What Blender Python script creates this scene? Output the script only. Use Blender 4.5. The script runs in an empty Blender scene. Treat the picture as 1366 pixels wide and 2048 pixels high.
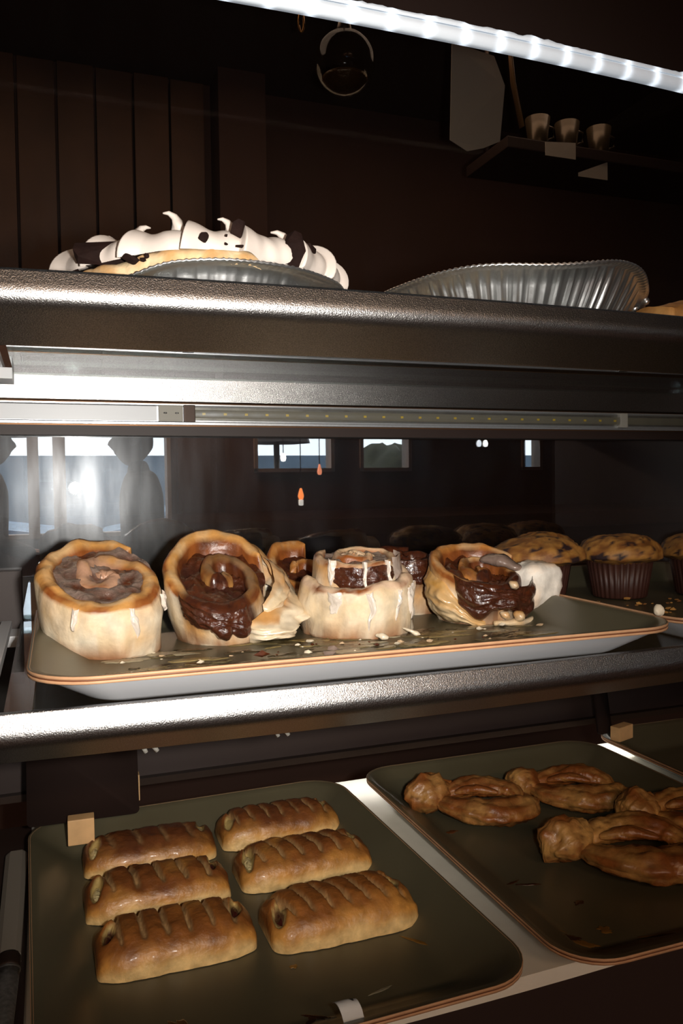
import bpy, bmesh, math, random
import numpy as np
from mathutils import Vector, Matrix, noise

PI = math.pi
C = bpy.context.scene.collection
EYE = 1.30                                   # height of the lens above the floor

# ------------------------------------------------------------------ camera
cam_d = bpy.data.cameras.new('camera')
cam_d.sensor_fit = 'AUTO'; cam_d.sensor_width = 36.0; cam_d.lens = 28.533
cam_d.clip_start = 0.01; cam_d.clip_end = 200
cam = bpy.data.objects.new('camera', cam_d); C.objects.link(cam)
cam.matrix_world = Matrix(((0.93958983, 0.02439947, -0.34143171, 0.0),
                           (-0.34200667, 0.02546243, -0.93935249, 0.0),
                           (-0.01422602, 0.99937797, 0.03226902, EYE),
                           (0, 0, 0, 1)))
bpy.context.scene.camera = cam

# ------------------------------------------------------------------ view, sky, lights
vs = bpy.context.scene.view_settings
vs.view_transform = 'Standard'; vs.look = 'None'; vs.exposure = 0.0; vs.gamma = 1.0; vs.use_curve_mapping = False
bpy.context.scene.cycles.caustics_reflective = False
bpy.context.scene.cycles.caustics_refractive = False
bpy.context.scene.cycles.transparent_max_bounces = 16
world = bpy.data.worlds.new('sky'); bpy.context.scene.world = world
world.use_nodes = True
wn = world.node_tree.nodes; wl = world.node_tree.links
bg = wn['Background']; bg.inputs['Color'].default_value = (0.86, 0.94, 1.0, 1); bg.inputs['Strength'].default_value = 4.2

# the camera's flash, held a little to the right of the lens
fl = bpy.data.lights.new('camera_flash', 'SPOT')
fl.energy = 43; fl.spot_size = math.radians(83); fl.spot_blend = 1.0; fl.shadow_soft_size = 0.016
fl.color = (1.0, 0.955, 0.89)
flo = bpy.data.objects.new('camera_flash', fl); C.objects.link(flo)
flo.location = (0.076, 0.0, EYE + 0.004)
flo.rotation_euler = Vector((0.11, 0.80, 0.045)).to_track_quat('-Z', 'Y').to_euler()

# unseen warm fill lights, added to lift the dark tones
for i, (x, y) in enumerate(((-0.9, -2.72), (0.6, -2.72))):
    l = bpy.data.lights.new('ambient_fill', 'AREA'); l.shape = 'RECTANGLE'; l.size = 1.0; l.size_y = 0.35
    l.energy = 38.0; l.color = (1.0, 0.66, 0.42)
    o = bpy.data.objects.new('ambient_fill', l); C.objects.link(o); o.location = (x, y, EYE + 1.24)

# unseen, added: fill for the back room, and a light leaking onto the deck
l = bpy.data.lights.new('rear_fill', 'AREA'); l.shape = 'RECTANGLE'; l.size = 2.0; l.size_y = 0.3; l.energy = 4.5; l.color = (1.0, 0.68, 0.46)
o = bpy.data.objects.new('rear_fill', l); C.objects.link(o); o.location = (0.6, 1.85, EYE + 1.26)
l = bpy.data.lights.new('deck_leak_light', 'AREA'); l.shape = 'RECTANGLE'; l.size = 1.0; l.size_y = 0.03; l.energy = 1.0; l.color = (1.0, 0.93, 0.82)
o = bpy.data.objects.new('deck_leak_light', l); C.objects.link(o); o.location = (0.86, 1.31, EYE - 0.408)
o.rotation_euler = Vector((0, -1.0, -0.22)).to_track_quat('-Z', 'Y').to_euler()

# ------------------------------------------------------------------ helpers
def lin(c):
    return tuple((v / 12.92 if v <= 0.04045 else ((v + 0.055) / 1.055) ** 2.4) for v in c)
def rgb(r, g, b):
    return lin((r / 255, g / 255, b / 255))
def smooth(a, b, x):
    t = np.clip((np.asarray(x, float) - a) / (b - a), 0, 1); return t * t * (3 - 2 * t)
def fbm(p, s=1.0, o=4, seed=0.0):
    return noise.fractal(Vector((p[0] * s + seed * 17.3, p[1] * s - seed * 9.1, p[2] * s + seed * 5.7)), 1.0, 2.0, o)
def n1(x, seed=0.0):
    return noise.noise(Vector((x, seed * 13.7, seed * 3.1)))
def mix(a, b, t):
    return tuple(a[i] * (1 - t) + b[i] * t for i in range(3))

def mat(name, col=(0.5, 0.5, 0.5), rough=0.5, metal=0.0, vary=0.0, vscale=40.0, bump=0.0, bscale=80.0, attr=False,
        emit=None, estr=0.0, coat=0.0, aniso=None, spec=0.5, bdist=0.002, rattr=False):
    m = bpy.data.materials.new(name); m.use_nodes = True
    nt = m.node_tree; n = nt.nodes; L = nt.links; b = n['Principled BSDF']
    b.inputs['Roughness'].default_value = rough; b.inputs['Metallic'].default_value = metal
    b.inputs['Specular IOR Level'].default_value = spec
    if coat: b.inputs['Coat Weight'].default_value = coat; b.inputs['Coat Roughness'].default_value = 0.12
    tc = n.new('ShaderNodeTexCoord')
    if attr:
        a = n.new('ShaderNodeAttribute'); a.attribute_name = 'Col'; src = a.outputs['Color']
        if rattr: L.new(a.outputs['Alpha'], b.inputs['Roughness'])
    else:
        r = n.new('ShaderNodeRGB'); r.outputs[0].default_value = (*col, 1); src = r.outputs[0]
    if vary:
        nz = n.new('ShaderNodeTexNoise'); nz.inputs['Scale'].default_value = vscale; nz.inputs['Detail'].default_value = 5
        L.new(tc.outputs['Object'], nz.inputs['Vector'])
        mr = n.new('ShaderNodeMapRange'); mr.inputs[1].default_value = 0.3; mr.inputs[2].default_value = 0.7
        mr.inputs[3].default_value = 1 - vary; mr.inputs[4].default_value = 1 + vary * 0.5
        L.new(nz.outputs['Fac'], mr.inputs[0])
        mx = n.new('ShaderNodeVectorMath'); mx.operation = 'SCALE'
        L.new(src, mx.inputs[0]); L.new(mr.outputs[0], mx.inputs['Scale']); src = mx.outputs[0]
    L.new(src, b.inputs['Base Color'])
    if bump:
        nb = n.new('ShaderNodeTexNoise'); nb.inputs['Scale'].default_value = bscale; nb.inputs['Detail'].default_value = 6
        L.new(tc.outputs['Object'], nb.inputs['Vector'])
        bp = n.new('ShaderNodeBump'); bp.inputs['Strength'].default_value = bump; bp.inputs['Distance'].default_value = bdist
        L.new(nb.outputs['Fac'], bp.inputs['Height']); L.new(bp.outputs[0], b.inputs['Normal'])
    if emit:
        b.inputs['Emission Color'].default_value = (*emit, 1); b.inputs['Emission Strength'].default_value = estr
    return m

def glass_mat(name, tint, base, power, extra, rough=0.0, dust=0.0, dust_rough=0.2):
    m = bpy.data.materials.new(name); m.use_nodes = True
    nt = m.node_tree; n = nt.nodes; L = nt.links
    n.remove(n['Principled BSDF']); out = n['Material Output']
    tr = n.new('ShaderNodeBsdfTransparent'); tr.inputs[0].default_value = (*tint, 1)
    gl = n.new('ShaderNodeBsdfGlossy'); gl.inputs['Roughness'].default_value = rough; gl.inputs['Color'].default_value = (0.95, 0.97, 1.0, 1)
    lw = n.new('ShaderNodeLayerWeight'); lw.inputs['Blend'].default_value = 0.5
    pw = n.new('ShaderNodeMath'); pw.operation = 'POWER'; pw.inputs[1].default_value = power
    L.new(lw.outputs['Facing'], pw.inputs[0])
    ma = n.new('ShaderNodeMath'); ma.operation = 'MULTIPLY_ADD'; ma.inputs[1].default_value = extra; ma.inputs[2].default_value = base
    L.new(pw.outputs[0], ma.inputs[0])
    mx = n.new('ShaderNodeMixShader'); L.new(ma.outputs[0], mx.inputs[0]); L.new(tr.outputs[0], mx.inputs[1]); L.new(gl.outputs[0], mx.inputs[2])
    fin = mx
    if dust:
        tc = n.new('ShaderNodeTexCoord')
        nz = n.new('ShaderNodeTexNoise'); nz.inputs['Scale'].default_value = 7; nz.inputs['Detail'].default_value = 8
        mp = n.new('ShaderNodeMapping'); mp.inputs['Scale'].default_value = (5, 1, 1)
        L.new(tc.outputs['Object'], mp.inputs[0]); L.new(mp.outputs[0], nz.inputs['Vector'])
        mr = n.new('ShaderNodeMapRange'); mr.inputs[1].default_value = 0.35; mr.inputs[2].default_value = 0.75
        mr.inputs[3].default_value = dust * 0.5; mr.inputs[4].default_value = dust * 1.7
        L.new(nz.outputs['Fac'], mr.inputs[0])
        g2 = n.new('ShaderNodeBsdfGlossy'); g2.inputs['Roughness'].default_value = dust_rough
        g2.inputs['Color'].default_value = (0.92, 0.96, 1.0, 1)
        m2 = n.new('ShaderNodeMixShader'); L.new(mr.outputs[0], m2.inputs[0]); L.new(mx.outputs[0], m2.inputs[1]); L.new(g2.outputs[0], m2.inputs[2])
        fin = m2
    L.new(fin.outputs[0], out.inputs['Surface'])
    return m

class MB:
    def __init__(s): s.v = []; s.f = []; s.c = []
    def add(s, V, F, col=None):
        o = len(s.v); s.v += [tuple(p) for p in V]; s.f += [tuple(i + o for i in f) for f in F]
        if col is None: s.c += [(0.5, 0.5, 0.5, 0.5)] * len(V)
        elif len(col) and hasattr(col[0], '__len__'): s.c += [tuple(c) if len(c) == 4 else (*c, 0.5) for c in col]
        else: s.c += [tuple(col) if len(col) == 4 else (*col, 0.5)] * len(V)
        return s
    def box(s, x0, x1, y0, y1, z0, z1, col=None):
        V = [(x, y, z) for x in (x0, x1) for y in (y0, y1) for z in (z0, z1)]
        F = [(0, 1, 3, 2), (4, 6, 7, 5), (0, 4, 5, 1), (2, 3, 7, 6), (0, 2, 6, 4), (1, 5, 7, 3)]
        return s.add(V, F, col)
    def tube(s, pts, r, n=10, col=None, closed=False, flat=1.0):
        pts = [Vector(p) for p in pts]; rr = r if hasattr(r, '__len__') else [r] * len(pts)
        V = []; F = []; up = Vector((0, 0, 1)); k = len(pts)
        for i, p in enumerate(pts):
            a = pts[(i - 1) % k] if (i > 0 or closed) else p; b = pts[(i + 1) % k] if (i < k - 1 or closed) else p
            t = (b - a).normalized(); u = t.cross(up)
            if u.length < 1e-4: u = t.cross(Vector((0, 1, 0)))
            u.normalize(); w = u.cross(t)
            for j in range(n):
                an = 2 * PI * j / n; V.append(p + u * math.cos(an) * rr[i] + w * math.sin(an) * rr[i] * flat)
        for i in range(k if closed else k - 1):
            for j in range(n):
                a = i * n + j; b = i * n + (j + 1) % n; i2 = (i + 1) % k
                F.append((a, b, i2 * n + (j + 1) % n, i2 * n + j))
        if not closed:
            F.append(tuple(range(n))[::-1]); F.append(tuple(range((k - 1) * n, k * n)))
        return s.add(V, F, col)
    def lathe(s, prof, n=32, centre=(0, 0, 0), col=None, fn=None):
        V = []; F = []; m = len(prof)
        for j in range(n):
            a = 2 * PI * j / n
            for k, (r, z) in enumerate(prof):
                rr, zz = (r, z) if fn is None else fn(r, z, a, k)
                V.append((centre[0] + rr * math.cos(a), centre[1] + rr * math.sin(a), centre[2] + zz))
        for j in range(n):
            for k in range(m - 1):
                F.append((j * m + k, ((j + 1) % n) * m + k, ((j + 1) % n) * m + k + 1, j * m + k + 1))
        return s.add(V, F, col)
    def grid(s, P, cu=False, cv=False, col=None, flip=False):
        nu = len(P); nv = len(P[0]); V = [p for row in P for p in row]; F = []
        for i in range(nu if cu else nu - 1):
            for j in range(nv if cv else nv - 1):
                q = (i * nv + j, ((i + 1) % nu) * nv + j, ((i + 1) % nu) * nv + (j + 1) % nv, i * nv + (j + 1) % nv)
                F.append(q[::-1] if flip else q)
        return s.add(V, F, col)
    def build(s, name, m, parent=None, loc=(0, 0, 0), flat=False, bevel=0.0, rotz=0.0):
        me = bpy.data.meshes.new(name); me.from_pydata([tuple(map(float, p)) for p in s.v], [], s.f)
        me.materials.append(m)
        ca = me.color_attributes.new('Col', 'FLOAT_COLOR', 'POINT')
        ca.data.foreach_set('color', np.array(s.c, dtype=np.float32).ravel())
        bm = bmesh.new(); bm.from_mesh(me); bmesh.ops.recalc_face_normals(bm, faces=bm.faces)
        if bevel:
            bmesh.ops.bevel(bm, geom=list(bm.edges), offset=bevel, segments=2, profile=0.7, affect='EDGES', clamp_overlap=True)
        bm.to_mesh(me); bm.free()
        if not flat: me.polygons.foreach_set('use_smooth', [True] * len(me.polygons))
        me.update()
        o = bpy.data.objects.new(name, me); C.objects.link(o)
        if parent: o.parent = parent
        o.location = loc; o.rotation_euler = (0, 0, rotz)
        return o
def W(x, y, z): return (x, y, z + EYE)      # z given from the lens height
def thing(name, label, cat, loc=(0, 0, 0), rotz=0.0, group=None):
    o = bpy.data.objects.new(name, None); C.objects.link(o); o.empty_display_size = 0.02
    o.location = loc; o.rotation_euler = (0, 0, rotz); o['label'] = label; o['category'] = cat
    if group: o['group'] = group
    return o
def tag(o, label, cat, group=None, kind=None):
    o['label'] = label; o['category'] = cat
    if group: o['group'] = group
    if kind: o['kind'] = kind
    return o
def struct(o): o['kind'] = 'structure'; return o

# ------------------------------------------------------------------ materials
M_ = {}
M_['steel'] = mat('grained_steel', (0.47, 0.46, 0.455), 0.28, 1.0, vary=0.35, vscale=900, bump=0.55, bscale=950, bdist=0.0007)
M_['plainsteel'] = mat('plain_steel', (0.66, 0.66, 0.66), 0.30, 1.0)
M_['lacquer'] = mat('white_lacquer', rgb(225, 226, 228), 0.35)
M_['black'] = mat('black_panel', rgb(46, 30, 24), 0.55)
M_['blackmetal'] = mat('dark_metal', rgb(60, 46, 38), 0.4, 0.6)
M_['shelfglass'] = glass_mat('shelf_glass', (0.86, 0.92, 0.89), 0.06, 3.2, 0.85, 0.02)
M_['paneglass'] = glass_mat('rear_glass', (0.72, 0.72, 0.72), 0.24, 4.0, 0.5, 0.0, dust=0.017, dust_rough=0.25)
M_['windowglass'] = glass_mat('window_glass', (0.97, 0.98, 0.98), 0.04, 4.0, 0.6)
M_['pastry'] = mat('baked_dough', attr=True, rattr=True, vary=0.22, vscale=70, bump=0.5, bscale=160, bdist=0.0015)
M_['wood'] = mat('bare_wood', rgb(214, 172, 120), 0.6, vary=0.2, vscale=30)
M_['planks'] = mat('dark_stained_wood', rgb(84, 54, 33), 0.6, vary=0.3, vscale=6)
M_['wall'] = mat('brown_wall', rgb(70, 44, 32), 0.8, vary=0.1, vscale=3)
M_['ceil'] = mat('dark_ceiling', rgb(58, 40, 32), 0.9)
M_['floor'] = mat('floor_tile', rgb(84, 60, 46), 0.5, vary=0.15, vscale=2)
M_['frame'] = mat('window_frame', rgb(120, 100, 84), 0.6)

# ------------------------------------------------------------------ room
def bow(x): return 0.012 * ((x - 0.30) / 0.36) ** 2
struct(MB().box(-2.6, 5.2, -3.1, 2.75, -0.1, 0.0).build('floor', M_['floor'], flat=True))
struct(MB().box(-2.6, 5.2, -3.1, 2.75, EYE + 1.3, EYE + 1.4).build('ceiling', M_['ceil'], flat=True))
struct(MB().box(-2.7, -2.6, -3.1, 2.75, 0, EYE + 1.3).build('wall_left', M_['wall'], flat=True))
struct(MB().box(5.2, 5.3, -3.1, 2.75, 0, EYE + 1.3).build('wall_right', M_['wall'], flat=True))
struct(MB().box(-2.7, 5.3, 2.65, 2.75, 0, EYE + 1.3).build('wall_back', M_['wall'], flat=True))
wins = [(-0.90, 0.77, -0.30, 0.56), (1.33, 1.905, 0.10, 0.56), (2.10, 2.50, 0.10, 0.56), (3.43, 3.61, 0.10, 0.56)]
fw = MB(); xs = -2.7
for (a, b, z0, z1) in wins:
    fw.box(xs, a, -3.12, -3.0, 0, EYE + 1.3); fw.box(a, b, -3.12, -3.0, 0, EYE + z0); fw.box(a, b, -3.12, -3.0, EYE + z1, EYE + 1.3); xs = b
fw.box(xs, 5.3, -3.12, -3.0, 0, EYE + 1.3)
struct(fw.build('wall_front', M_['wall'], flat=True))
for i, (a, b, z0, z1) in enumerate(wins):
    t = 0.025
    m = MB(); m.box(a, a + t, -3.10, -2.98, EYE + z0, EYE + z1); m.box(b - t, b, -3.10, -2.98, EYE + z0, EYE + z1)
    m.box(a, b, -3.10, -2.98, EYE + z0, EYE + z0 + t); m.box(a, b, -3.10, -2.98, EYE + z1 - t, EYE + z1)
    w = struct(m.build('window_%d' % (i + 1), M_['frame'], flat=True))
    MB().box(a + t, b - t, -3.06, -3.05, EYE + z0 + t, EYE + z1 - t).build('pane', M_['windowglass'], w, flat=True)
    if i == 0:
        for (p, q) in ((-0.105, -0.04), (0.044, 0.118)):
            MB().box(p, q, -3.10, -2.97, EYE + z0, EYE + z1).build('mullion', M_['frame'], w, flat=True)
# dark stained boards on the back wall
pl = thing('plank_panel', 'dim brown upright board panelling on wall behind upper left shelf', 'panelling', (0, 2.62, EYE))
pp = None
for k in range(9):
    x = -0.50 + k * 0.112
    b = MB().box(x, x + 0.104, -0.018 - 0.006 * (k % 2), 0.03, -0.9, 1.28).build('plank', M_['planks'], pl, flat=True, bevel=0.003)
struct(MB().box(0.53, 0.68, 2.52, 2.66, 0, EYE + 1.3).build('trim_1', M_['wall'], flat=True))

# ------------------------------------------------------------------ street outside the windows
struct(MB().box(-14, 22, -24, -3.2, -0.06, -0.02).build('ground_outside', mat('asphalt', rgb(120, 124, 130), 0.9, vary=0.15, vscale=2), flat=True))

tag(MB().box(-12, 20, -14.2, -14.0, -0.02, 1.95).build('street_wall', mat('street_wall', rgb(84, 100, 114), 0.9, vary=0.2, vscale=1.5), flat=True), 'long low grey wall across the street, mirrored low in the windows', 'wall')

# ------------------------------------------------------------------ display case
case = thing('display_case', 'tall bakery display case with grey steel rails, tiers of trays and glass back', 'display case', (0.5, 0.95, 0))
def casepart(mb, name, m, flat=True, bevel=0.0): return mb.build(name, m, case, (-0.5, -0.95, 0), flat=flat, bevel=bevel)
XL, XR = -0.036, 1.10
# carcass
casepart(MB().box(-0.09, 1.16, 1.20, 1.225, EYE - 0.428, EYE - 0.20), 'back_panel', M_['black'])
def bowed_box(x0, x1, y0off, y1, z0, z1, n=24):
    m = MB(); P = []
    for i in range(n + 1):
        x = x0 + (x1 - x0) * i / n; yf = 0.655 + bow(x) + y0off
        P.append([W(x, yf, z0), W(x, yf, z1), W(x, y1, z1), W(x, y1, z0)])
    m.grid(P, cv=True); e = len(P) - 1
    m.f.append((0, 1, 2, 3)); m.f.append((e * 4 + 3, e * 4 + 2, e * 4 + 1, e * 4))
    return m
casepart(bowed_box(-0.09, 1.14, 0.0, 1.20, -0.485, -0.470), 'deck', mat('deck_laminate', rgb(232, 228, 214), 0.25, vary=0.05))
casepart(bowed_box(-0.09, -0.030, 0.002, 1.20, -0.470, -0.4665), 'dark_deck_strip', M_['black'])  # black strip laid on the deck to paint it dark beside the tray
casepart(bowed_box(-0.09, 1.14, 0.030, 1.20, -1.25, -0.485), 'base_cabinet', M_['black'])
casepart(MB().box(-0.105, -0.09, 0.72, 1.22, 0.05, EYE + 0.765), 'side_panel', M_['black'])
casepart(MB().box(1.14, 1.16, 0.74, 1.22, 0.05, EYE + 0.765), 'side_panel', M_['black'])
m = MB(); m.grid([[W(x, 0.659 + bow(x) + d, z) for d, z in ((0, 0.404), (0, 0.765), (0.012, 0.765), (0.012, 0.404))] for x in np.linspace(-0.105, 1.16, 25)], cv=True); m.f += [(0, 1, 2, 3), (99, 98, 97, 96)]
casepart(m, 'fascia', mat('black_fascia', rgb(34, 22, 18), 0.7, spec=0.2))
casepart(MB().box(-0.09, 1.14, 0.730, 1.192, EYE + 0.755, EYE + 0.761), 'top_pane', glass_mat('top_glass', (0.93, 0.93, 0.93), 0.02, 4.0, 0.3))
casepart(MB().box(-0.09, 1.14, 1.192, 1.198, EYE + 0.155, EYE + 0.755), 'rear_pane', glass_mat('upper_rear_glass', (0.88, 0.88, 0.88), 0.09, 4.0, 0.5, 0.0, dust=0.006, dust_rough=0.3))
casepart(MB().box(-0.09, 1.14, 1.192, 1.198, EYE - 0.20, EYE + 0.080), 'rear_pane', M_['paneglass'])
casepart(MB().box(-0.09, 1.14, 1.168, 1.20, EYE + 0.0745, EYE + 0.088), 'door_track', M_['black'])
hp = [(1.166, 0.157), (1.1703, 0.1235), (1.180, 0.1215), (1.19, 0.1215), (1.19, 0.157)]
m = MB(); m.grid([[W(x, y, z) for (y, z) in hp] for x in (-0.09, 1.14)], cv=True); m.f += [(4, 3, 2, 1, 0), (5, 6, 7, 8, 9)]
casepart(m, 'header_rail', M_['steel'])
casepart(MB().box(-0.09, 1.14, 1.180, 1.192, EYE + 0.088, EYE + 0.1215), 'header_back', mat('bronze_trim', rgb(120, 84, 54), 0.4, 0.7))
# steel back rail of the lower tier
casepart(MB().box(-0.09, 1.14, 1.188, 1.20, EYE - 0.428, EYE - 0.418), 'lower_track', M_['blackmetal'])

casepart(MB().box(-0.066, -0.034, 1.166, 1.191, EYE - 0.20, EYE - 0.108), 'reflection_blocker', M_['black'])  # black block added to hide the side rail's mirrored image in the glass
# ---- the two glass shelves with their steel front rails
def rail_profile():
    pts = []; y = 0.0; z = 0.0; L = 0.0; tot = 0.016 + 0.016 + 0.045; n = 36
    for i in range(n + 1):
        s = tot * i / n
        a = 15 if s < 0.012 else (15 - 75 * smooth(0.012, 0.036, s) if s < 0.036 else -60)
        if i: y += -math.sin(math.radians(a)) * tot / n; z += -math.cos(math.radians(a)) * tot / n
        pts.append((y, z))
    y, z = pts[-1]
    pts += [(y + 0.004, z + 0.0015), (y + 0.003, z + 0.004), (0.010, -0.030), (0.008, -0.006), (0.004, 0.0)]
    return pts
RP = rail_profile()
def make_shelf(label, ztop):
    s = thing('glass_shelf', label, 'shelf', W(0.5, 0.93, ztop), 0, 'glass shelves of the case')
    off = (-0.5, -0.93, -ztop - EYE)
    n = 48; P = []
    for i in range(n + 1):
        x = -0.085 + (1.135 + 0.085) * i / n
        P.append([W(x, 0.655 + bow(x) + dy, ztop + dz) for dy, dz in RP])
    m = MB(); m.grid(P, cv=True); k = len(RP)
    m.f.append(tuple(range(k))); m.f.append(tuple(range(n * k, n * k + k))[::-1])
    m.build('front_rail', M_['steel'], s, off)
    m = MB(); P = []
    for i in range(n + 1):
        x = XL + (XR - XL) * i / n; yf = 0.669 + bow(x)
        P.append([W(x, yf, ztop - 0.014), W(x, yf, ztop - 0.006), W(x, 1.164, ztop - 0.006), W(x, 1.164, ztop - 0.014)])
    m.grid(P, cv=True); m.f += [(0, 1, 2, 3), (n * 4 + 3, n * 4 + 2, n * 4 + 1, n * 4)]
    m.build('glass_panel', M_['shelfglass'], s, off, flat=True)
    MB().box(-0.060, -0.047, 0.70, 1.16, EYE + ztop - 0.014, EYE + ztop - 0.003).build('side_rail', M_['lacquer'], s, off, flat=True, bevel=0.001)
    MB().box(-0.058, -0.036, 1.10, 1.160, EYE + ztop - 0.028, EYE + ztop - 0.014).build('bracket', M_['lacquer'], s, off, flat=True, bevel=0.001)
    return s
make_shelf('upper glass shelf carrying the pies behind a grainy steel front rail', 0.168)
mid = make_shelf('middle glass shelf carrying the cinnamon rolls behind a grainy steel front rail', -0.170)

# ---- lit strip light across the top
M_['led_on'] = mat('lit_diffuser', (0.8, 0.85, 0.9), 0.3)
def lit(m):
    nt = m.node_tree; n = nt.nodes; L = nt.links; b = n['Principled BSDF']
    tc = n.new('ShaderNodeTexCoord'); sx = n.new('ShaderNodeSeparateXYZ'); L.new(tc.outputs['Object'], sx.inputs[0])
    d = n.new('ShaderNodeMath'); d.operation = 'DIVIDE'; d.inputs[1].default_value = 0.0356; L.new(sx.outputs['X'], d.inputs[0])
    f = n.new('ShaderNodeMath'); f.operation = 'FRACT'; L.new(d.outputs[0], f.inputs[0])
    a = n.new('ShaderNodeMath'); a.operation = 'SUBTRACT'; a.inputs[1].default_value = 0.5; L.new(f.outputs[0], a.inputs[0])
    p = n.new('ShaderNodeMath'); p.operation = 'MULTIPLY'; L.new(a.outputs[0], p.inputs[0]); L.new(a.outputs[0], p.inputs[1])
    e = n.new('ShaderNodeMath'); e.operation = 'MULTIPLY'; e.inputs[1].default_value = -60; L.new(p.outputs[0], e.inputs[0])
    g = n.new('ShaderNodeMath'); g.operation = 'EXPONENT'; L.new(e.outputs[0], g.inputs[0])
    h = n.new('ShaderNodeMath'); h.operation = 'MULTIPLY_ADD'; h.inputs[1].default_value = 0.75; h.inputs[2].default_value = 0.28; L.new(g.outputs[0], h.inputs[0])
    L.new(h.outputs[0], b.inputs['Emission Strength']); b.inputs['Emission Color'].default_value = (0.80, 0.90, 1.0, 1)
lit(M_['led_on'])
lt = thing('strip_light', 'glowing white strip light slanting across the top of the picture', 'strip light', W(0.4824, 0.650, 0.397))
def led_strip(pr, name, m, x0=-0.56, x1=0.66, n=40):
    mb = MB(); xs = np.linspace(x0, x1, n + 1)
    mb.grid([[(x, y + bow(x + 0.4824), z) for y, z in pr] for x in xs], cv=True); k = len(pr)
    mb.f += [tuple(range(k)), tuple(range(n * k, n * k + k))[::-1]]
    return mb.build(name, m, lt)
led_strip([(0.000, 0.0055), (-0.006, 0.0055), (-0.006, 0.0070), (0.009, 0.0070), (0.009, 0.0055)], 'channel', M_['plainsteel'])
led_strip([(-0.004, 0.0052), (-0.007, 0.0015), (-0.007, -0.0025), (-0.004, -0.0065), (0.003, -0.0065), (0.003, 0.0052)], 'diffuser', M_['led_on'])
P = []
for i in range(260):
    x = -0.55 + 1.19 * i / 259
    h = max(0.0078 + 0.0026 * n1(x * 60, 2) + 0.0018 * n1(x * 190, 3) - (0.003 if 0.02 < x < 0.10 else 0), 0.0072); y = bow(x + 0.4824)
    P.append([(x, y - 0.0068, 0.004), (x, y - 0.0072, h), (x, y - 0.0062, h), (x, y - 0.0060, 0.004)])
m = MB(); m.grid(P, cv=True); m.build('torn_glowing_tape', M_['led_on'], lt)  # tape given the diffuser's glow for the light it would catch

# ---- unlit strip light under the upper shelf
M_['alu'] = mat('aluminium_cover', (0.80, 0.81, 0.83), 0.34, 0.85, vary=0.06, vscale=300)
M_['clear'] = mat('clear_plastic', rgb(170, 165, 155), 0.15, 0.0, spec=0.8)
lt2 = thing('strip_light', 'unlit strip light with bare aluminium end under the upper shelf', 'strip light', W(0.5, 1.160, 0.105))
ch = MB(); ch.grid([[(x, y, z) for y, z in ((0.004, 0.0135), (-0.003, 0.0135), (-0.003, 0.0115), (-0.001, 0.010), (-0.001, -0.011), (-0.004, -0.0125), (-0.004, -0.0155), (0.004, -0.0155))] for x in (-0.585, 0.635)], cv=True)
ch.build('channel', M_['alu'], lt2, flat=True)
MB().box(-0.585, -0.352, -0.0035, -0.001, -0.0105, 0.0100).build('cover', M_['lacquer'], lt2, flat=True, bevel=0.0006)
e = MB().box(-0.350, -0.316, -0.008, -0.001, -0.0115, 0.0115).build('end_cap', M_['clear'], lt2, flat=True, bevel=0.002)
for dx in (-0.341, -0.325): MB().lathe([(0, -0.001), (0.0025, -0.001), (0.0025, 0.001), (0, 0.001)], 10, (dx, -0.009, 0.0)).build('screw', M_['plainsteel'], e)
m = MB(); m.box(-0.315, -0.299, -0.009, -0.001, -0.012, 0.012); m.build('clip', M_['blackmetal'], lt2, flat=True, bevel=0.001)
tb = glass_mat('clear_tube', (0.88, 0.87, 0.84), 0.08, 2.0, 0.4, 0.15, dust=0.10, dust_rough=0.4)
m = MB(); m.grid([[(x, -0.0055 + 0.0045 * math.cos(a), 0.0095 * math.sin(a)) for a in np.linspace(0, 2 * PI, 13)[:-1]] for x in (-0.299, 0.63)], cv=True); m.build('tube', tb, lt2)
MB().box(-0.299, 0.63, -0.0022, -0.0012, -0.006, 0.006).build('led_board', mat('led_board', rgb(130, 126, 112), 0.5), lt2, flat=True)
mchip = mat('led_chip', rgb(232, 200, 70), 0.4)
first = None
for k in range(24):
    x = -0.286 + 0.0309 * k
    if first is None: first = MB().box(-0.0022, 0.0022, -0.0034, -0.0022, -0.0016, 0.0016).build('led_chip', mchip, lt2, (x, 0, 0), flat=True)
    else:
        c = first.copy(); C.objects.link(c); c.parent = lt2; c.location = (x, 0, 0)
MB().box(0.430, 0.446, -0.0105, 0.0, -0.012, 0.013).build('connector', M_['clear'], lt2, flat=True, bevel=0.002)

# small clear clips hanging from the middle rail
for x, l in ((0.194, 'small clear clip under the steel rail, above the back right slice'), (0.072, 'faint clear clip under the steel rail, above the black sign')):
    c = thing('clip', l, 'clip', W(x, 0.735, -0.222))
    for dx, a in ((0, 0.0), (0.008, 0.002)):
        MB().tube([(dx, 0, 0.004), (dx + 0.002, -0.002, -0.004), (dx + 0.006 + a, -0.001, -0.013)], [0.0022, 0.003, 0.0022], 8).build('prong', M_['clear'], c)

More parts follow.
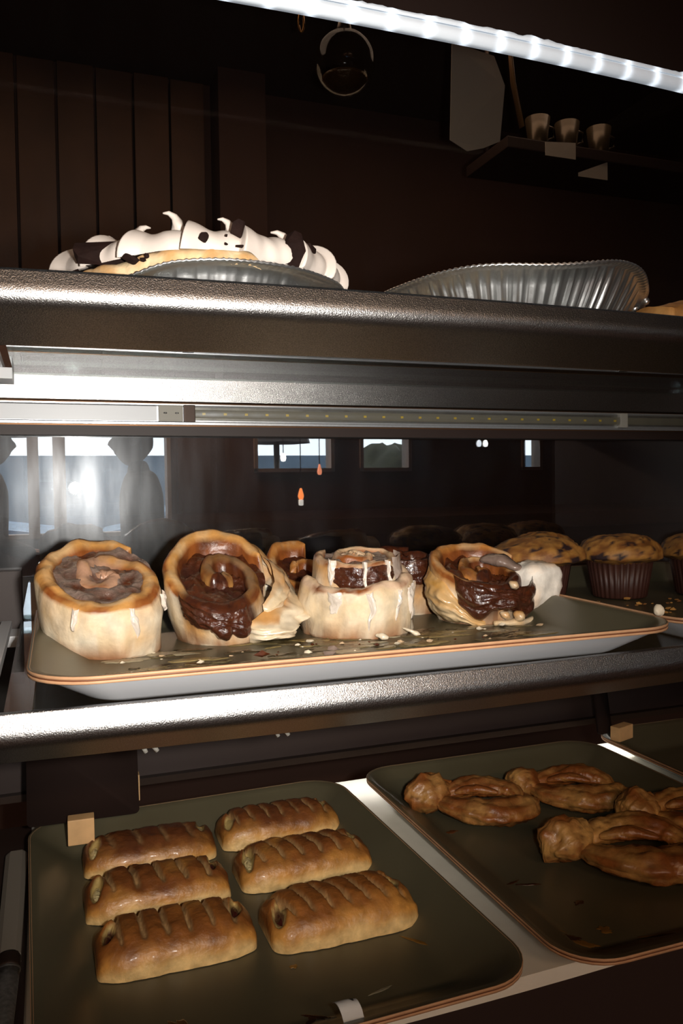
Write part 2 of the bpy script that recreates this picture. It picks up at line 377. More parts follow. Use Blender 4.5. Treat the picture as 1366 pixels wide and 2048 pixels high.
# ------------------------------------------------------------------ trays
def rr_loop(hx, hy, r, n=8):
    out = []
    for (sx, sy, a0) in ((1, 1, 0), (-1, 1, 90), (-1, -1, 180), (1, -1, 270)):
        for k in range(n + 1):
            a = math.radians(a0 + 90 * k / n); out.append((sx * (hx - r) + r * math.cos(a), sy * (hy - r) + r * math.sin(a)))
    return out
M_['tray_in'] = mat('olive_tray', rgb(88, 83, 64), 0.36, vary=0.14, vscale=9)
M_['tray_under'] = mat('white_tray_underside', rgb(226, 228, 232), 0.45)
M_['ply'] = mat('laminate_edge_tan', rgb(196, 150, 112), 0.5, vary=0.15, vscale=60)
M_['plydark'] = mat('laminate_edge_brown', rgb(104, 62, 40), 0.5)
def make_tray(label, hx, hy, loc, rotz=0.0, H=0.030, r=0.055):
    """loc is the centre of the underside; flared walls, rolled lip, banded edge"""
    t = thing('serving_tray', label, 'tray', loc, rotz, 'olive serving trays')
    inner = []; fl_ = 0.034
    for (ins, z) in ((0.0, H), (0.006, H - 0.0008), (0.011, H - 0.004), (0.046, 0.009), (0.053, 0.0050), (0.062, 0.004)):
        inner.append([(x, y, z) for x, y in rr_loop(hx - ins, hy - ins, max(r - ins * 0.6, 0.016))])
    m = MB(); m.grid(inner, cv=True); k = len(inner[0]); m.f.append(tuple(range(5 * k, 6 * k)))
    m.build('tray_floor', M_['tray_in'], t)
    under = []
    for (ins, z) in ((0.001, H - 0.0062), (0.006, H - 0.0064), (0.009, H - 0.0085), (0.044, 0.004), (0.052, 0.0)):
        under.append([(x, y, z) for x, y in rr_loop(hx - ins, hy - ins, max(r - ins * 0.6, 0.016))])
    m = MB(); m.grid(under, cv=True); m.f.append(tuple(range(4 * k, 5 * k))[::-1]); m.build('underside', M_['tray_under'], t)
    def band(z0, z1, o, mm, nm):
        q = [[(x, y, z) for x, y in rr_loop(hx + oo, hy + oo, r + oo)] for oo, z in ((-0.002, z0), (o, z0), (o, z1), (-0.002, z1))]
        MB().grid(q, cv=True, cu=True).build(nm, mm, t)
    band(H - 0.0062, H - 0.0040, 0.0004, M_['ply'], 'edge_band')
    band(H - 0.0040, H - 0.0026, -0.0002, M_['plydark'], 'edge_band')
    band(H - 0.0026, H - 0.0002, 0.0006, M_['ply'], 'edge_band')
    return t
ZS = -0.176                                   # top face of the middle glass
make_tray('wide olive tray holding the glazed cinnamon rolls on the middle shelf', 0.309, 0.215, W(0.293, 0.853, ZS), math.radians(-0.6), 0.034)
make_tray('olive tray under the muffins at the right end of the middle shelf', 0.215, 0.265, W(0.833, 0.905, ZS), math.radians(-1.0), 0.033)
ZD = -0.470
make_tray('olive tray of six slit pastry slices, lower left on the deck', 0.214, 0.266, W(0.188, 0.868, ZD), math.radians(1.4), 0.034, 0.052)
make_tray('olive tray of twisted pastries, lower right on the deck', 0.208, 0.275, W(0.645, 0.876, ZD), 0, 0.034, 0.052)
make_tray('olive tray barely in view at the far lower right', 0.12, 0.275, W(1.005, 0.905, ZD), 0, 0.034, 0.052)
ZT = ZS + 0.004; ZL = ZD + 0.004             # tray floors

# ------------------------------------------------------------------ cinnamon rolls
TAN = rgb(205, 150, 84); BROWN = rgb(140, 78, 34); DEEP = rgb(84, 42, 22); PALE = rgb(230, 216, 190); CREAM = rgb(220, 194, 152)
DARK = rgb(58, 30, 22); GLAZE = rgb(226, 214, 200)
class Bun:
    def __init__(s, R, H, loc, slant, tops, seed, seam=2.3, rot=0.0, lean=(0, 0), barrel=0.10, taper=0.0, squash=1.0, gap=0.011, t=0.016,
                 sdir=0.0, rough_amp=0.0025):
        s.__dict__.update(locals()); s.tops = tops
    def deform(s, x, y, z):
        k = max(0.0, min(1.25, z / s.H)); sc = 1 + s.barrel * math.sin(PI * min(k, 1) * 0.85) + s.taper * k
        x *= sc; y *= sc * s.squash
        d = (-math.sin(s.sdir) * x + math.cos(s.sdir) * y) / s.R
        z2 = z + s.slant * d * k
        x2 = x + s.lean[0] * k; y2 = y + s.lean[1] * k
        q = (x2, y2, z2)
        a = s.rough_amp
        return (x2 + a * fbm(q, 38, 3, s.seed), y2 + a * fbm(q, 38, 3, s.seed + 3), z2 + a * 1.2 * fbm(q, 38, 3, s.seed + 6) * min(1, k * 3))
    def top(s, turn):
        i = int(turn); f = turn - i; a = s.tops[min(i, len(s.tops) - 1)]; b = s.tops[min(i + 1, len(s.tops) - 1)]
        return a + (b - a) * f
    def rho(s, th):
        tn = th / (2 * PI); hold = 0.72
        q = 0.0 if tn < hold else (tn - hold) * (1.0 / (1.0 - hold)) if tn < 1 else tn
        return max(s.R - s.t / 2 - (s.t + s.gap) * q, 0.004)
    def wall(s, ph, z, out=0.0):
        return s.deform((s.R + out) * math.cos(ph), (s.R + out) * math.sin(ph), z)
    def dough(s, colfn):
        """the dough strip, rolled up: one swept ribbon whose outside is the bun's wall"""
        turns = (s.R - s.t / 2) / (s.t + s.gap) + 0.15; n = int(90 * turns); P = []; K = []
        for i in range(n + 1):
            th = 2 * PI * turns * i / n; ph = th + s.seam; tn = th / (2 * PI); r = s.rho(th); Ht = s.top(tn) + 0.003 * n1(th * 1.7, s.seed)
            ins = smooth(0.80, 1.05, tn); zb = (Ht - 0.034) * ins
            tt = s.t * min(1, 0.25 + th * 3) * (1 + 0.18 * n1(th * 1.3, s.seed + 8)); hh = tt / 2
            if i > n - 5: hh *= (n - i) / 5 + 0.05
            sec = [(hh * 0.82, zb), (hh * 0.98, zb + 0.004), (hh * 1.02, zb + (Ht - zb) * 0.35), (hh * 1.02, zb + (Ht - zb) * 0.65), (hh, Ht - 0.009),
                   (hh * 0.9, Ht - 0.0045), (hh * 0.62, Ht - 0.0013), (hh * 0.15, Ht), (-hh * 0.4, Ht - 0.001), (-hh * 0.85, Ht - 0.005), (-hh, Ht - 0.012), (-hh, Ht - 0.030)]
            row = []; 
            for j, (o, z) in enumerate(sec):
                rr = max(r + o, 0.001); p = s.deform(rr * math.cos(ph), rr * math.sin(ph), z); row.append(p)
                K.append(colfn(j / 11.0, ph, tn, p, z / max(Ht, 1e-3)))
            P.append(row)
        m = MB(); m.grid(P, col=K); m.f.append(tuple(range(12))); return m
    def filling(s, lvl=0.012, amp=0.004, cols=(DARK, DEEP)):
        m = MB(); P = []; K = []; nr = 26; na = 72
        for i in range(nr + 1):
            r = (s.R - s.t * 0.75) * i / nr; row = []
            for j in range(na):
                a = 2 * PI * j / na; tn = max(0.0, (s.R - s.t / 2 - r) / (s.t + s.gap))
                z = s.top(tn) - lvl
                x, y = r * math.cos(a), r * math.sin(a); f = fbm((x, y, 0), 70, 4, s.seed + 2)
                row.append(s.deform(x, y, z + amp * f)); K.append((*mix(cols[0], cols[1], min(1, max(0, 0.5 + f))), 0.28))
            P.append(row)
        m.grid(P, cv=True, col=K)
        row = [s.deform((s.R * 0.7) * math.cos(2 * PI * j / na), (s.R * 0.7) * math.sin(2 * PI * j / na), s.tops[0] * 0.3) for j in range(na)]
        return m
    def patch(s, ph0, ph1, zlo, zhi, thick, colfn, nu=40, nv=22, seed=0, top_in=False, ragged=0.3):
        """a skin of icing or syrup lying on the bun's wall, its foot ragged"""
        m = MB(); P = []; K = []
        for i in range(nu + 1):
            u = i / nu; ph = ph0 + (ph1 - ph0) * u; row = []; eu = math.sin(PI * u) ** 0.5 if 0 < u < 1 else 0
            low = zlo(u) + ragged * 0.02 * fbm((u * 6, 0, 0), 1, 3, seed + s.seed)
            for j in range(nv + 1):
                v = j / nv; ev = min(1, (1 - v) * 5) ** 0.5 * eu
                if top_in: ev *= min(1, v * 4) ** 0.5
                th = (thick(u, v) if callable(thick) else thick) * ev * (1 + 0.5 * fbm((u * 5, v * 5, 0), 1, 3, seed)) - 0.0012 * (1 - ev)
                z = zhi(u) + (low - zhi(u)) * v
                row.append(s.wall(ph, max(z, 0.0008), th)); K.append(colfn(u, v))
            P.append(row)
        m.grid(P, col=K); return m

def bun_root(label, b):
    o = thing('cinnamon_roll', label, 'cinnamon roll', W(*b.loc), b.rot, 'glazed cinnamon rolls on the wide tray'); return o
M_['filling'] = mat('cinnamon_syrup', attr=True, rattr=True, vary=0.35, vscale=120, bump=0.8, bscale=170, bdist=0.003, coat=0.5)
M_['icing'] = mat('sugar_glaze', attr=True, rattr=True, vary=0.12, vscale=110, bump=0.3, bscale=120, coat=0.6)

def side_col(seed, crust=0.5, patchy=0.3, rimcol=TAN, rim2=BROWN, dark=None, inner=None):
    def f(w, ph, tn, p, k):
        nz = fbm(p, 45, 4, seed); nf = fbm(p, 160, 3, seed + 2)
        if w < 0.40 and tn < 1.06:
            c = mix(PALE, CREAM, min(1, max(0, 0.35 + 0.9 * nz)))
            c = mix(c, TAN, min(0.9, max(0, patchy * (1.2 * fbm(p, 26, 3, seed + 5) + 0.15 + 0.9 * crust * smooth(0.7, 1.0, k)) * 2)))
            if k < 0.16: c = mix(c, BROWN, 0.85 * smooth(0.16, 0.02, k) * min(1, max(0, 0.6 + 1.5 * nz)))
            r = 0.55
        elif w < 0.56:
            c = mix(rim2, rimcol, min(1, max(0, 0.5 + 1.5 * nz))); r = 0.4
        elif w < 0.80:
            c = mix(rimcol, mix(rimcol, CREAM, 0.5), min(1, max(0, 0.4 + 1.6 * nz))); r = 0.35
        else:
            c = mix(rim2, DEEP, min(1, max(0, 0.4 + nz))); r = 0.35
        if inner is not None and tn > 0.8 and w > 0.3: c = mix(c, inner, float(smooth(0.8, 1.15, tn)) * min(1, max(0.2, 0.75 + 1.2 * nz)))
        if dark is not None:
            d = dark(w, ph, tn, p, k)
            if d > 0: c = mix(c, mix(DARK, DEEP, min(1, max(0, 0.5 + nf))), d); r = r + (0.25 - r) * d
        return (*c, r)
    return f
def glaze_col(u, v, a=0.4):
    return (*GLAZE, 0.22)
def goo_col(u, v): return (*mix(DARK, DEEP, 0.5 + 0.5 * fbm((u * 8, v * 8, 0), 1, 3, 1)), 0.22)
FRONT = -PI / 2

# first roll, far left
b1 = Bun(0.060, 0.088, (0.060, 0.902, ZT), 0.030, [0.086, 0.084, 0.081, 0.080], 1, seam=0.9, lean=(-0.006, -0.004), barrel=0.10, taper=0.06, rot=0.06, t=0.0175, gap=0.0065, rough_amp=0.0038)
o = bun_root('pale cinnamon roll at the left end of the tray, neat spiral facing out', b1)
b1.dough(side_col(1, 0.5, 0.20, inner=mix(rgb(168, 112, 72), GLAZE, 0.2))).build('dough', M_['pastry'], o)
b1.filling(0.0045, 0.004, (DEEP, mix(DEEP, GLAZE, 0.25))).build('filling', M_['filling'], o)
for k, (ph, l, w) in enumerate(((FRONT + 0.30, 0.052, 0.055), (FRONT - 0.55, 0.030, 0.05), (FRONT + 0.95, 0.022, 0.05))):
    b1.patch(ph - w, ph + w, lambda u, l=l: 0.080 - l * (0.6 + 0.4 * math.sin(PI * u)), lambda u: 0.081, 0.0024, glaze_col, 12, 16, k).build('glaze_drip', M_['icing'], o)

# second roll: open, dark and sticky, a pale torn layer at its right
b2 = Bun(0.058, 0.084, (0.194, 0.925, ZT), 0.040, [0.082, 0.080, 0.073, 0.068], 2, seam=0.3, lean=(-0.010, -0.004), barrel=0.09, taper=0.04)
o = bun_root('cinnamon roll with dark sticky open spiral and pale torn layer, second from left', b2)
def d2(w, ph, tn, p, k):
    a = math.atan2(math.sin(ph), math.cos(ph)); c = 1.0 if (w > 0.36 and tn > 0.75) else 0.0
    s_ = smooth(-2.75, -2.4, a) * smooth(-0.9, -1.2, a)
    return max(c * 0.75 * smooth(0.2, 0.6, w), s_ * smooth(0.40, 0.62, k + 0.25 * fbm(p, 40, 3, 9)))
b2.dough(side_col(2, 0.9, 0.75, dark=d2)).build('dough', M_['pastry'], o)
b2.filling(0.013, 0.007).build('filling', M_['filling'], o)
b2.patch(-2.55, -1.25, lambda u: 0.036 - 0.022 * math.exp(-((u - 0.85) / 0.16) ** 2), lambda u: 0.083, 0.005, goo_col, 44, 26, 3).build('syrup', M_['filling'], o)

def blob(pts, rad, col, seed, amp=0.004, n=18, squash=(1, 1, 1), rgh=0.5, colfn=None, fold=0.0):
    """a torn lump of dough: a bent tapering body along pts"""
    m = MB(); P = []; K = []; pts = [Vector(p) for p in pts]; steps = 28
    def at(t):
        k = t * (len(pts) - 1); i = min(int(k), len(pts) - 2); f = k - i
        p0 = pts[max(i - 1, 0)]; p1 = pts[i]; p2 = pts[i + 1]; p3 = pts[min(i + 2, len(pts) - 1)]
        q = 0.5 * ((2 * p1) + (p2 - p0) * f + (2 * p0 - 5 * p1 + 4 * p2 - p3) * f * f + (3 * p1 - p0 - 3 * p2 + p3) * f ** 3)
        ri = rad[i] + (rad[i + 1] - rad[i]) * f
        return q, ri
    for i in range(steps + 1):
        t = i / steps; q, r = at(t); q2, _ = at(min(1, t + 0.01)); q1, _ = at(max(0, t - 0.01))
        tg = (q2 - q1).normalized(); u = tg.cross(Vector((0, 0, 1)));
        if u.length < 1e-3: u = tg.cross(Vector((0, 1, 0)))
        u.normalize(); w = u.cross(tg); r *= math.sin(PI * min(max(0.03 + 0.94 * t, 0), 1)) ** 0.45
        row = []
        for j in range(n):
            a = 2 * PI * j / n; rr = r * (1 + fold * math.sin(3 * a + t * 5))
            p = q + u * math.cos(a) * rr * squash[0] + w * math.sin(a) * rr * squash[1]
            d = amp * fbm(p, 55, 4, seed); p = p + (p - q).normalized() * d if (p - q).length > 1e-6 else p
            row.append(tuple(p)); K.append(colfn(p, t, a, d / max(amp, 1e-6)) if colfn else (*col, rgh))
        P.append(row)
    m.grid(P, cv=True, col=K); m.f.append(tuple(range(n))); m.f.append(tuple(range(steps * n, steps * n + n))); return m
def pale_col(seed, tan=0.3, cream=0.5):
    def f(p, t, a, d):
        c = mix(PALE, CREAM, min(1, max(0, cream + 0.8 * d)))
        c = mix(c, TAN, min(1, max(0, tan * (0.4 + 2.2 * fbm(p, 34, 3, seed)))))
        return (*c, 0.4)
    return f
def pcol(seed, tan=0.4, cream=0.45, edge=TAN):
    def f(u, v):
        n_ = fbm((u * 4, v * 4, 0), 1, 4, seed); c = mix(PALE, CREAM, min(1, max(0, cream + 0.8 * n_)))
        c = mix(c, rgb(196, 134, 62), min(0.85, max(0, tan * 3.2 * fbm((u * 3, v * 2.4, 3), 1, 3, seed + 2))))
        c = mix(c, edge, 0.6 * float(smooth(0.16, 0.0, v)))
        return (*c, 0.32)
    return f
b2.patch(-1.35, 0.95, lambda u: 0.0, lambda u: 0.052 + 0.020 * u + 0.006 * math.sin(u * 9), lambda u, v: 0.017 + 0.012 * math.sin(PI * v) + 0.004 * math.sin(u * 7 + 1), pcol(4, 0.55), 60, 30, 4, True).build('torn_layer', M_['icing'], o)
b2.patch(-0.95, 0.9, lambda u: 0.046, lambda u: 0.074 + 0.004 * math.sin(u * 5), lambda u, v: 0.007 + 0.004 * math.sin(PI * v), pcol(5, 0.3, 0.3), 40, 16, 6, True).build('torn_layer', M_['icing'], o)
blob([(-0.030, -0.060, 0.028), (-0.018, -0.066, 0.016), (-0.012, -0.066, 0.008)], [0.010, 0.011, 0.006], DARK, 6, 0.003, 12, colfn=lambda p, t, a, d: (*mix(DARK, DEEP, 0.5 + 0.4 * d), 0.2)).build('syrup', M_['filling'], o)

# third roll: upright, milky glaze running down its front
b3 = Bun(0.066, 0.088, (0.345, 0.902, ZT), 0.010, [0.052, 0.086, 0.092, 0.090], 3, seam=2.6, barrel=0.06, taper=-0.05, t=0.016, gap=0.005, rot=0.0, rough_amp=0.005)
o = bun_root('upright two-layered cinnamon roll with milky glaze running down, third from left', b3)
def d3(w, ph, tn, p, k):
    a = math.atan2(math.sin(ph), math.cos(ph))
    return 0.9 * smooth(0.55, 0.62, tn) * (1 if w < 0.5 else 0.35) * smooth(-0.35, 0.05, fbm(p, 30, 3, 12) + 0.25)
b3.tops = [0.060, 0.082, 0.092, 0.090]
b3.dough(side_col(3, 0.4, 0.16, rimcol=mix(TAN, GLAZE, 0.5))).build('dough', M_['pastry'], o)
# upper roll sitting inside the outer layer
b3u = Bun(0.055, 0.094, (0, 0, 0), 0.008, [0.090, 0.092, 0.094], 7, seam=2.2, barrel=0.0, taper=-0.10, t=0.013, gap=0.008)
b3u.dough(side_col(7, 0.9, 0.5, rimcol=mix(TAN, GLAZE, 0.35))).build('inner_roll', M_['pastry'], o)
b3u.filling(0.006, 0.004, (mix(DARK, GLAZE, 0.05), mix(DEEP, GLAZE, 0.28))).build('filling', M_['filling'], o)
for k, (c0, hw, zl, zh) in enumerate(((FRONT - 0.10, 0.88, 0.060, 0.087),)):
    b3u.patch(c0 - hw, c0 + hw, lambda u, zl=zl: zl + 0.008 * (2 * u - 1) ** 4, lambda u, zh=zh: zh - 0.008 * (2 * u - 1) ** 4, 0.0035, goo_col, 50, 16, 30 + k).build('syrup', M_['filling'], o)
for k, (ph, l, w, z0) in enumerate(((FRONT - 0.12, 0.050, 0.055, 0.060), (FRONT + 0.42, 0.040, 0.05, 0.060), (FRONT - 0.75, 0.032, 0.12, 0.060), (FRONT + 0.95, 0.046, 0.16, 0.060), (FRONT + 0.72, 0.035, 0.05, 0.060))):
    b3.patch(ph - w, ph + w, lambda u, l=l, z0=z0: z0 - l * (0.5 + 0.5 * math.sin(PI * u)), lambda u, z0=z0: z0, 0.0030, glaze_col, 14, 18, 40 + k).build('glaze_drip', M_['icing'], o)
for k, (ph, l, w, z0) in enumerate(((FRONT - 0.16, 0.040, 0.06, 0.094), (FRONT + 0.40, 0.034, 0.045, 0.093), (FRONT + 1.15, 0.042, 0.42, 0.094), (FRONT - 0.95, 0.030, 0.10, 0.092))):
    b3u.patch(ph - w, ph + w, lambda u, l=l, z0=z0: z0 - l * (0.6 + 0.4 * math.sin(PI * u)), lambda u, z0=z0: z0, 0.0060 if k < 2 else 0.0036, glaze_col if k != 2 else (lambda u, v: (*mix(GLAZE, DEEP, 0.55), 0.25)), 20, 18, 50 + k).build('glaze_drip', M_['icing'], o)
for k, (a, b_, c) in enumerate((((0.030, -0.066, 0.010), (0.040, -0.072, 0.006), (0.048, -0.076, 0.003)), ((-0.004, -0.070, 0.005), (0.002, -0.076, 0.004), (0.008, -0.078, 0.003)))):
    blob([a, b_, c], [0.0035, 0.0035, 0.002], PALE, 60 + k, 0.003, 10, colfn=lambda p, t, a, d: (*PALE, 0.4)).build('dough_scrap', M_['icing'], o)

# fourth roll: dark syrup over its front, torn pale dough at the right
b4 = Bun(0.058, 0.074, (0.524, 0.914, ZT), 0.022, [0.072, 0.070, 0.064, 0.062], 4, seam=0.2, barrel=0.05, taper=0.10, lean=(-0.006, 0.0), t=0.014, gap=0.010)
o = bun_root('cinnamon roll drowned in dark syrup with torn white dough, right end of the tray', b4)
def d4(w, ph, tn, p, k):
    a = math.atan2(math.sin(ph), math.cos(ph))
    return max(smooth(-2.55, -2.2, a) * smooth(-0.55, -0.8, a) * smooth(0.25, 0.45, k + 0.3 * fbm(p, 40, 3, 19)), 0.6 if (tn > 0.9 and w > 0.3 and fbm(p, 30, 2, 4) > -0.1) else 0)
b4.dough(side_col(4, 0.9, 0.85, rimcol=rgb(190, 128, 64), dark=d4)).build('dough', M_['pastry'], o)
b4.filling(0.014, 0.008).build('filling', M_['filling'], o)
b4.patch(-2.55, -0.62, lambda u: 0.028 - 0.024 * math.exp(-((u - 0.20) / 0.12) ** 2) - 0.022 * math.exp(-((u - 0.72) / 0.12) ** 2), lambda u: 0.076, 0.0085, goo_col, 60, 30, 8).build('syrup', M_['filling'], o)
b4.patch(-3.75, -2.05, lambda u: 0.0, lambda u: 0.060 - 0.052 * float(smooth(0.5, 1.0, u)), lambda u, v: 0.006 + 0.005 * math.sin(PI * v), lambda u, v: (*mix(rgb(206, 152, 72), CREAM, min(1, max(0, 0.15 + 0.9 * v + 0.5 * fbm((u * 4, v * 4, 0), 1, 3, 3)))), 0.3), 50, 24, 71, True).build('torn_layer', M_['icing'], o)
def lump(cx, cy, cz, rx, ry, rz, ex, rotz, taper, seed, colfn, amp=0.004, nu=30, nv=40):
    """a boxy torn chunk of crumb"""
    m = MB(); P = []; K = []; q = lambda v: math.copysign(abs(v) ** ex, v); ca, sa = math.cos(rotz), math.sin(rotz)
    for i in range(nu + 1):
        t = PI * i / nu - PI / 2; row = []
        for j in range(nv):
            a = 2 * PI * j / nv; z = q(math.sin(t)); w = q(math.cos(t)) * (1 + taper * z)
            x, y = rx * w * q(math.cos(a)), ry * w * q(math.sin(a)); x, y = x * ca - y * sa, x * sa + y * ca
            p = Vector((cx + x, cy + y, cz + rz * z)); f = fbm(p, 42, 4, seed); g = fbm(p, 130, 3, seed + 1)
            d = Vector((x, y, rz * z)); p += d.normalized() * (amp * f + amp * 0.35 * g) if d.length > 1e-6 else Vector()
            row.append(tuple(p)); K.append(colfn(z, a, f, x / rx))
        P.append(row)
    m.grid(P, cv=True, col=K); return m
lump(0.062, -0.022, 0.040, 0.033, 0.028, 0.031, 0.62, 0.25, 0.16, 72, lambda z, a, f, x: (*mix(rgb(247, 240, 228), rgb(222, 170, 106), min(1, max(0, 0.9 * float(smooth(0.75, 1.0, z)) * float(smooth(-0.2, 0.6, x)) + float(smooth(0.75, 1.05, x)) * 0.7 + 0.8 * float(smooth(-0.75, -1.0, z)) + 0.5 * f))), 0.55)).build('torn_dough', M_['pastry'], o)
blob([(-0.020, -0.060, 0.003), (0.010, -0.064, 0.003), (0.036, -0.056, 0.003), (0.054, -0.040, 0.004)], [0.004, 0.006, 0.006, 0.005], PALE, 73, 0.003, 12, (1, 0.7, 1), colfn=pale_col(9, 0.4)).build('torn_layer', M_['icing'], o)
for k, (x, y, z, r) in enumerate(((0.004, -0.066, 0.049, 0.010), (-0.010, -0.068, 0.014, 0.009), (0.008, -0.070, 0.012, 0.010))):
    blob([(x - 0.006, y, z + 0.004), (x, y - 0.001, z), (x + 0.005, y, z - 0.005)], [r * 0.6, r * 0.8, r * 0.5], PALE, 80 + k, 0.002, 10, (1, 0.8, 1), colfn=pale_col(11, 0.5)).build('dough_scrap', M_['icing'], o)
blob([(0.000, 0.006, 0.074), (0.020, -0.010, 0.074), (0.034, -0.034, 0.064)], [0.010, 0.014, 0.010], DEEP, 85, 0.003, 12, (1, 0.6, 1), colfn=lambda p, t, a, d: (*mix(DEEP, GLAZE, 0.22), 0.25)).build('swirl', M_['icing'], o)

# two rolls in the back row
b5 = Bun(0.042, 0.072, (0.315, 1.040, ZT), 0.030, [0.072, 0.068, 0.064], 5, seam=1.0, barrel=0.06, taper=0.0)
o = bun_root('small dark cinnamon roll in back row between second and third rolls', b5)
b5.dough(side_col(5, 0.9, 0.8, rimcol=rgb(176, 118, 60))).build('dough', M_['pastry'], o); b5.filling(0.011, 0.004).build('filling', M_['filling'], o)
b6 = Bun(0.050, 0.080, (0.462, 1.018, ZT), 0.008, [0.080, 0.078, 0.074], 6, seam=1.0, barrel=0.06, taper=-0.05)
o = bun_root('cinnamon roll in back row peeping out between third and fourth rolls', b6)
def d6(w, ph, tn, p, k): return smooth(0.50, 0.58, k + 0.06 * fbm(p, 40, 3, 9))
b6.dough(side_col(6, 0.7, 0.5, dark=d6)).build('dough', M_['pastry'], o); b6.filling(0.010, 0.004).build('filling', M_['filling'], o)
b6.patch(FRONT - 1.1, FRONT + 1.1, lambda u: 0.046, lambda u: 0.080, 0.0045, goo_col, 40, 18, 90).build('syrup', M_['filling'], o)

# glaze, crumbs and grease on the wide tray
random.seed(11)
gz = MB(); 
def puddle(mb, x, y, z, rx, ry, h, seed, col, ang=0.0, n=26, rag=0.45):
    P = []; ca, sa = math.cos(ang), math.sin(ang)
    for i, (q, hh) in enumerate(((1.0, 0.0), (0.93, 0.6), (0.75, 1.0), (0.4, 0.9), (0.0, 1.0))):
        row = []
        for j in range(n):
            a = 2 * PI * j / n; r = q * (1 + rag * fbm((math.cos(a) * 1.5, math.sin(a) * 1.5, seed * 3.3), 1, 4, seed))
            dx, dy = rx * r * math.cos(a), ry * r * math.sin(a)
            row.append((x + dx * ca - dy * sa, y + dx * sa + dy * ca, z + h * hh * (1 + 0.4 * fbm((dx * 90, dy * 90, 0), 1, 2, seed))))
        P.append(row)
    mb.grid(P, cv=True, col=col)
for k in range(110):
    x = random.uniform(0.06, 0.55); y = random.uniform(0.715, 0.87); r = random.uniform(0.003, 0.020)
    cc = (*random.choice((rgb(96, 86, 58), rgb(120, 104, 66), rgb(150, 130, 86), rgb(70, 58, 40), rgb(168, 156, 128))), 0.16)
    puddle(gz, x, y, W(0, 0, ZT)[2] + 0.0001, r * 1.8, r * 0.6, 0.0009, k + 1, cc, random.uniform(-0.4, 0.4))
M_['grease'] = mat('glaze_film', attr=True, rattr=True, vary=0.4, vscale=90, bump=0.6, bscale=120)
o = gz.build('glaze_puddles', M_['grease']); tag(o, 'greasy glaze smears on the wide tray in front of the rolls', 'glaze', kind='stuff')
cr = MB()
def crumb(mb, x, y, z, r, col, seed):
    V = []; rnd = random.Random(seed)
    base = [(1, 0, 0), (-1, 0, 0), (0, 1, 0), (0, -1, 0), (0, 0, 1), (0, 0, -0.6), (0.6, 0.6, 0.5), (-0.6, 0.5, 0.6), (0.5, -0.6, 0.6)]
    bm = bmesh.new()
    for b in base:
        q = r * rnd.uniform(0.6, 1.2); bm.verts.new((x + b[0] * q * 1.3, y + b[1] * q, z + r * 0.5 + b[2] * q * 0.7))
    r_ = bmesh.ops.convex_hull(bm, input=bm.verts); bm.verts.index_update()
    bm.verts.ensure_lookup_table()
    mb.add([tuple(v.co) for v in bm.verts], [tuple(v.index for v in f.verts) for f in bm.faces], col); bm.free()
for k in range(90):
    x = random.uniform(0.02, 0.58); y = random.uniform(0.69, 0.86); r = random.choice((0.0012, 0.0018, 0.0026, 0.004))
    if k < 6: x, y, r = ((0.035, 0.72, 0.007), (0.065, 0.715, 0.005), (0.20, 0.79, 0.006), (0.275, 0.785, 0.006), (0.262, 0.76, 0.007), (0.565, 0.80, 0.005))[k]
    cc = random.choice(((*PALE, 0.5), (*PALE, 0.5), (*mix(TAN, PALE, 0.5), 0.5), (*DEEP, 0.3)))
    if k in (3, 4): cc = (*mix(DEEP, GLAZE, 0.25), 0.3)
    crumb(cr, x, y, W(0, 0, ZT)[2] + 0.0005, r, cc, k)
o = cr.build('crumbs', M_['grease'], flat=True); tag(o, 'pale icing flakes and dark crumbs scattered over the wide tray', 'crumbs', kind='stuff')
o = blob([W(0.603, 0.690, ZS + 0.036), W(0.609, 0.692, ZS + 0.039), W(0.614, 0.696, ZS + 0.037)], [0.004, 0.006, 0.004], PALE, 31, 0.002, 10, colfn=lambda p, t, a, d: (*PALE, 0.5)).build('icing_lump', M_['pastry'])
tag(o, 'lump of white icing stuck on the right front corner of the wide tray', 'icing')

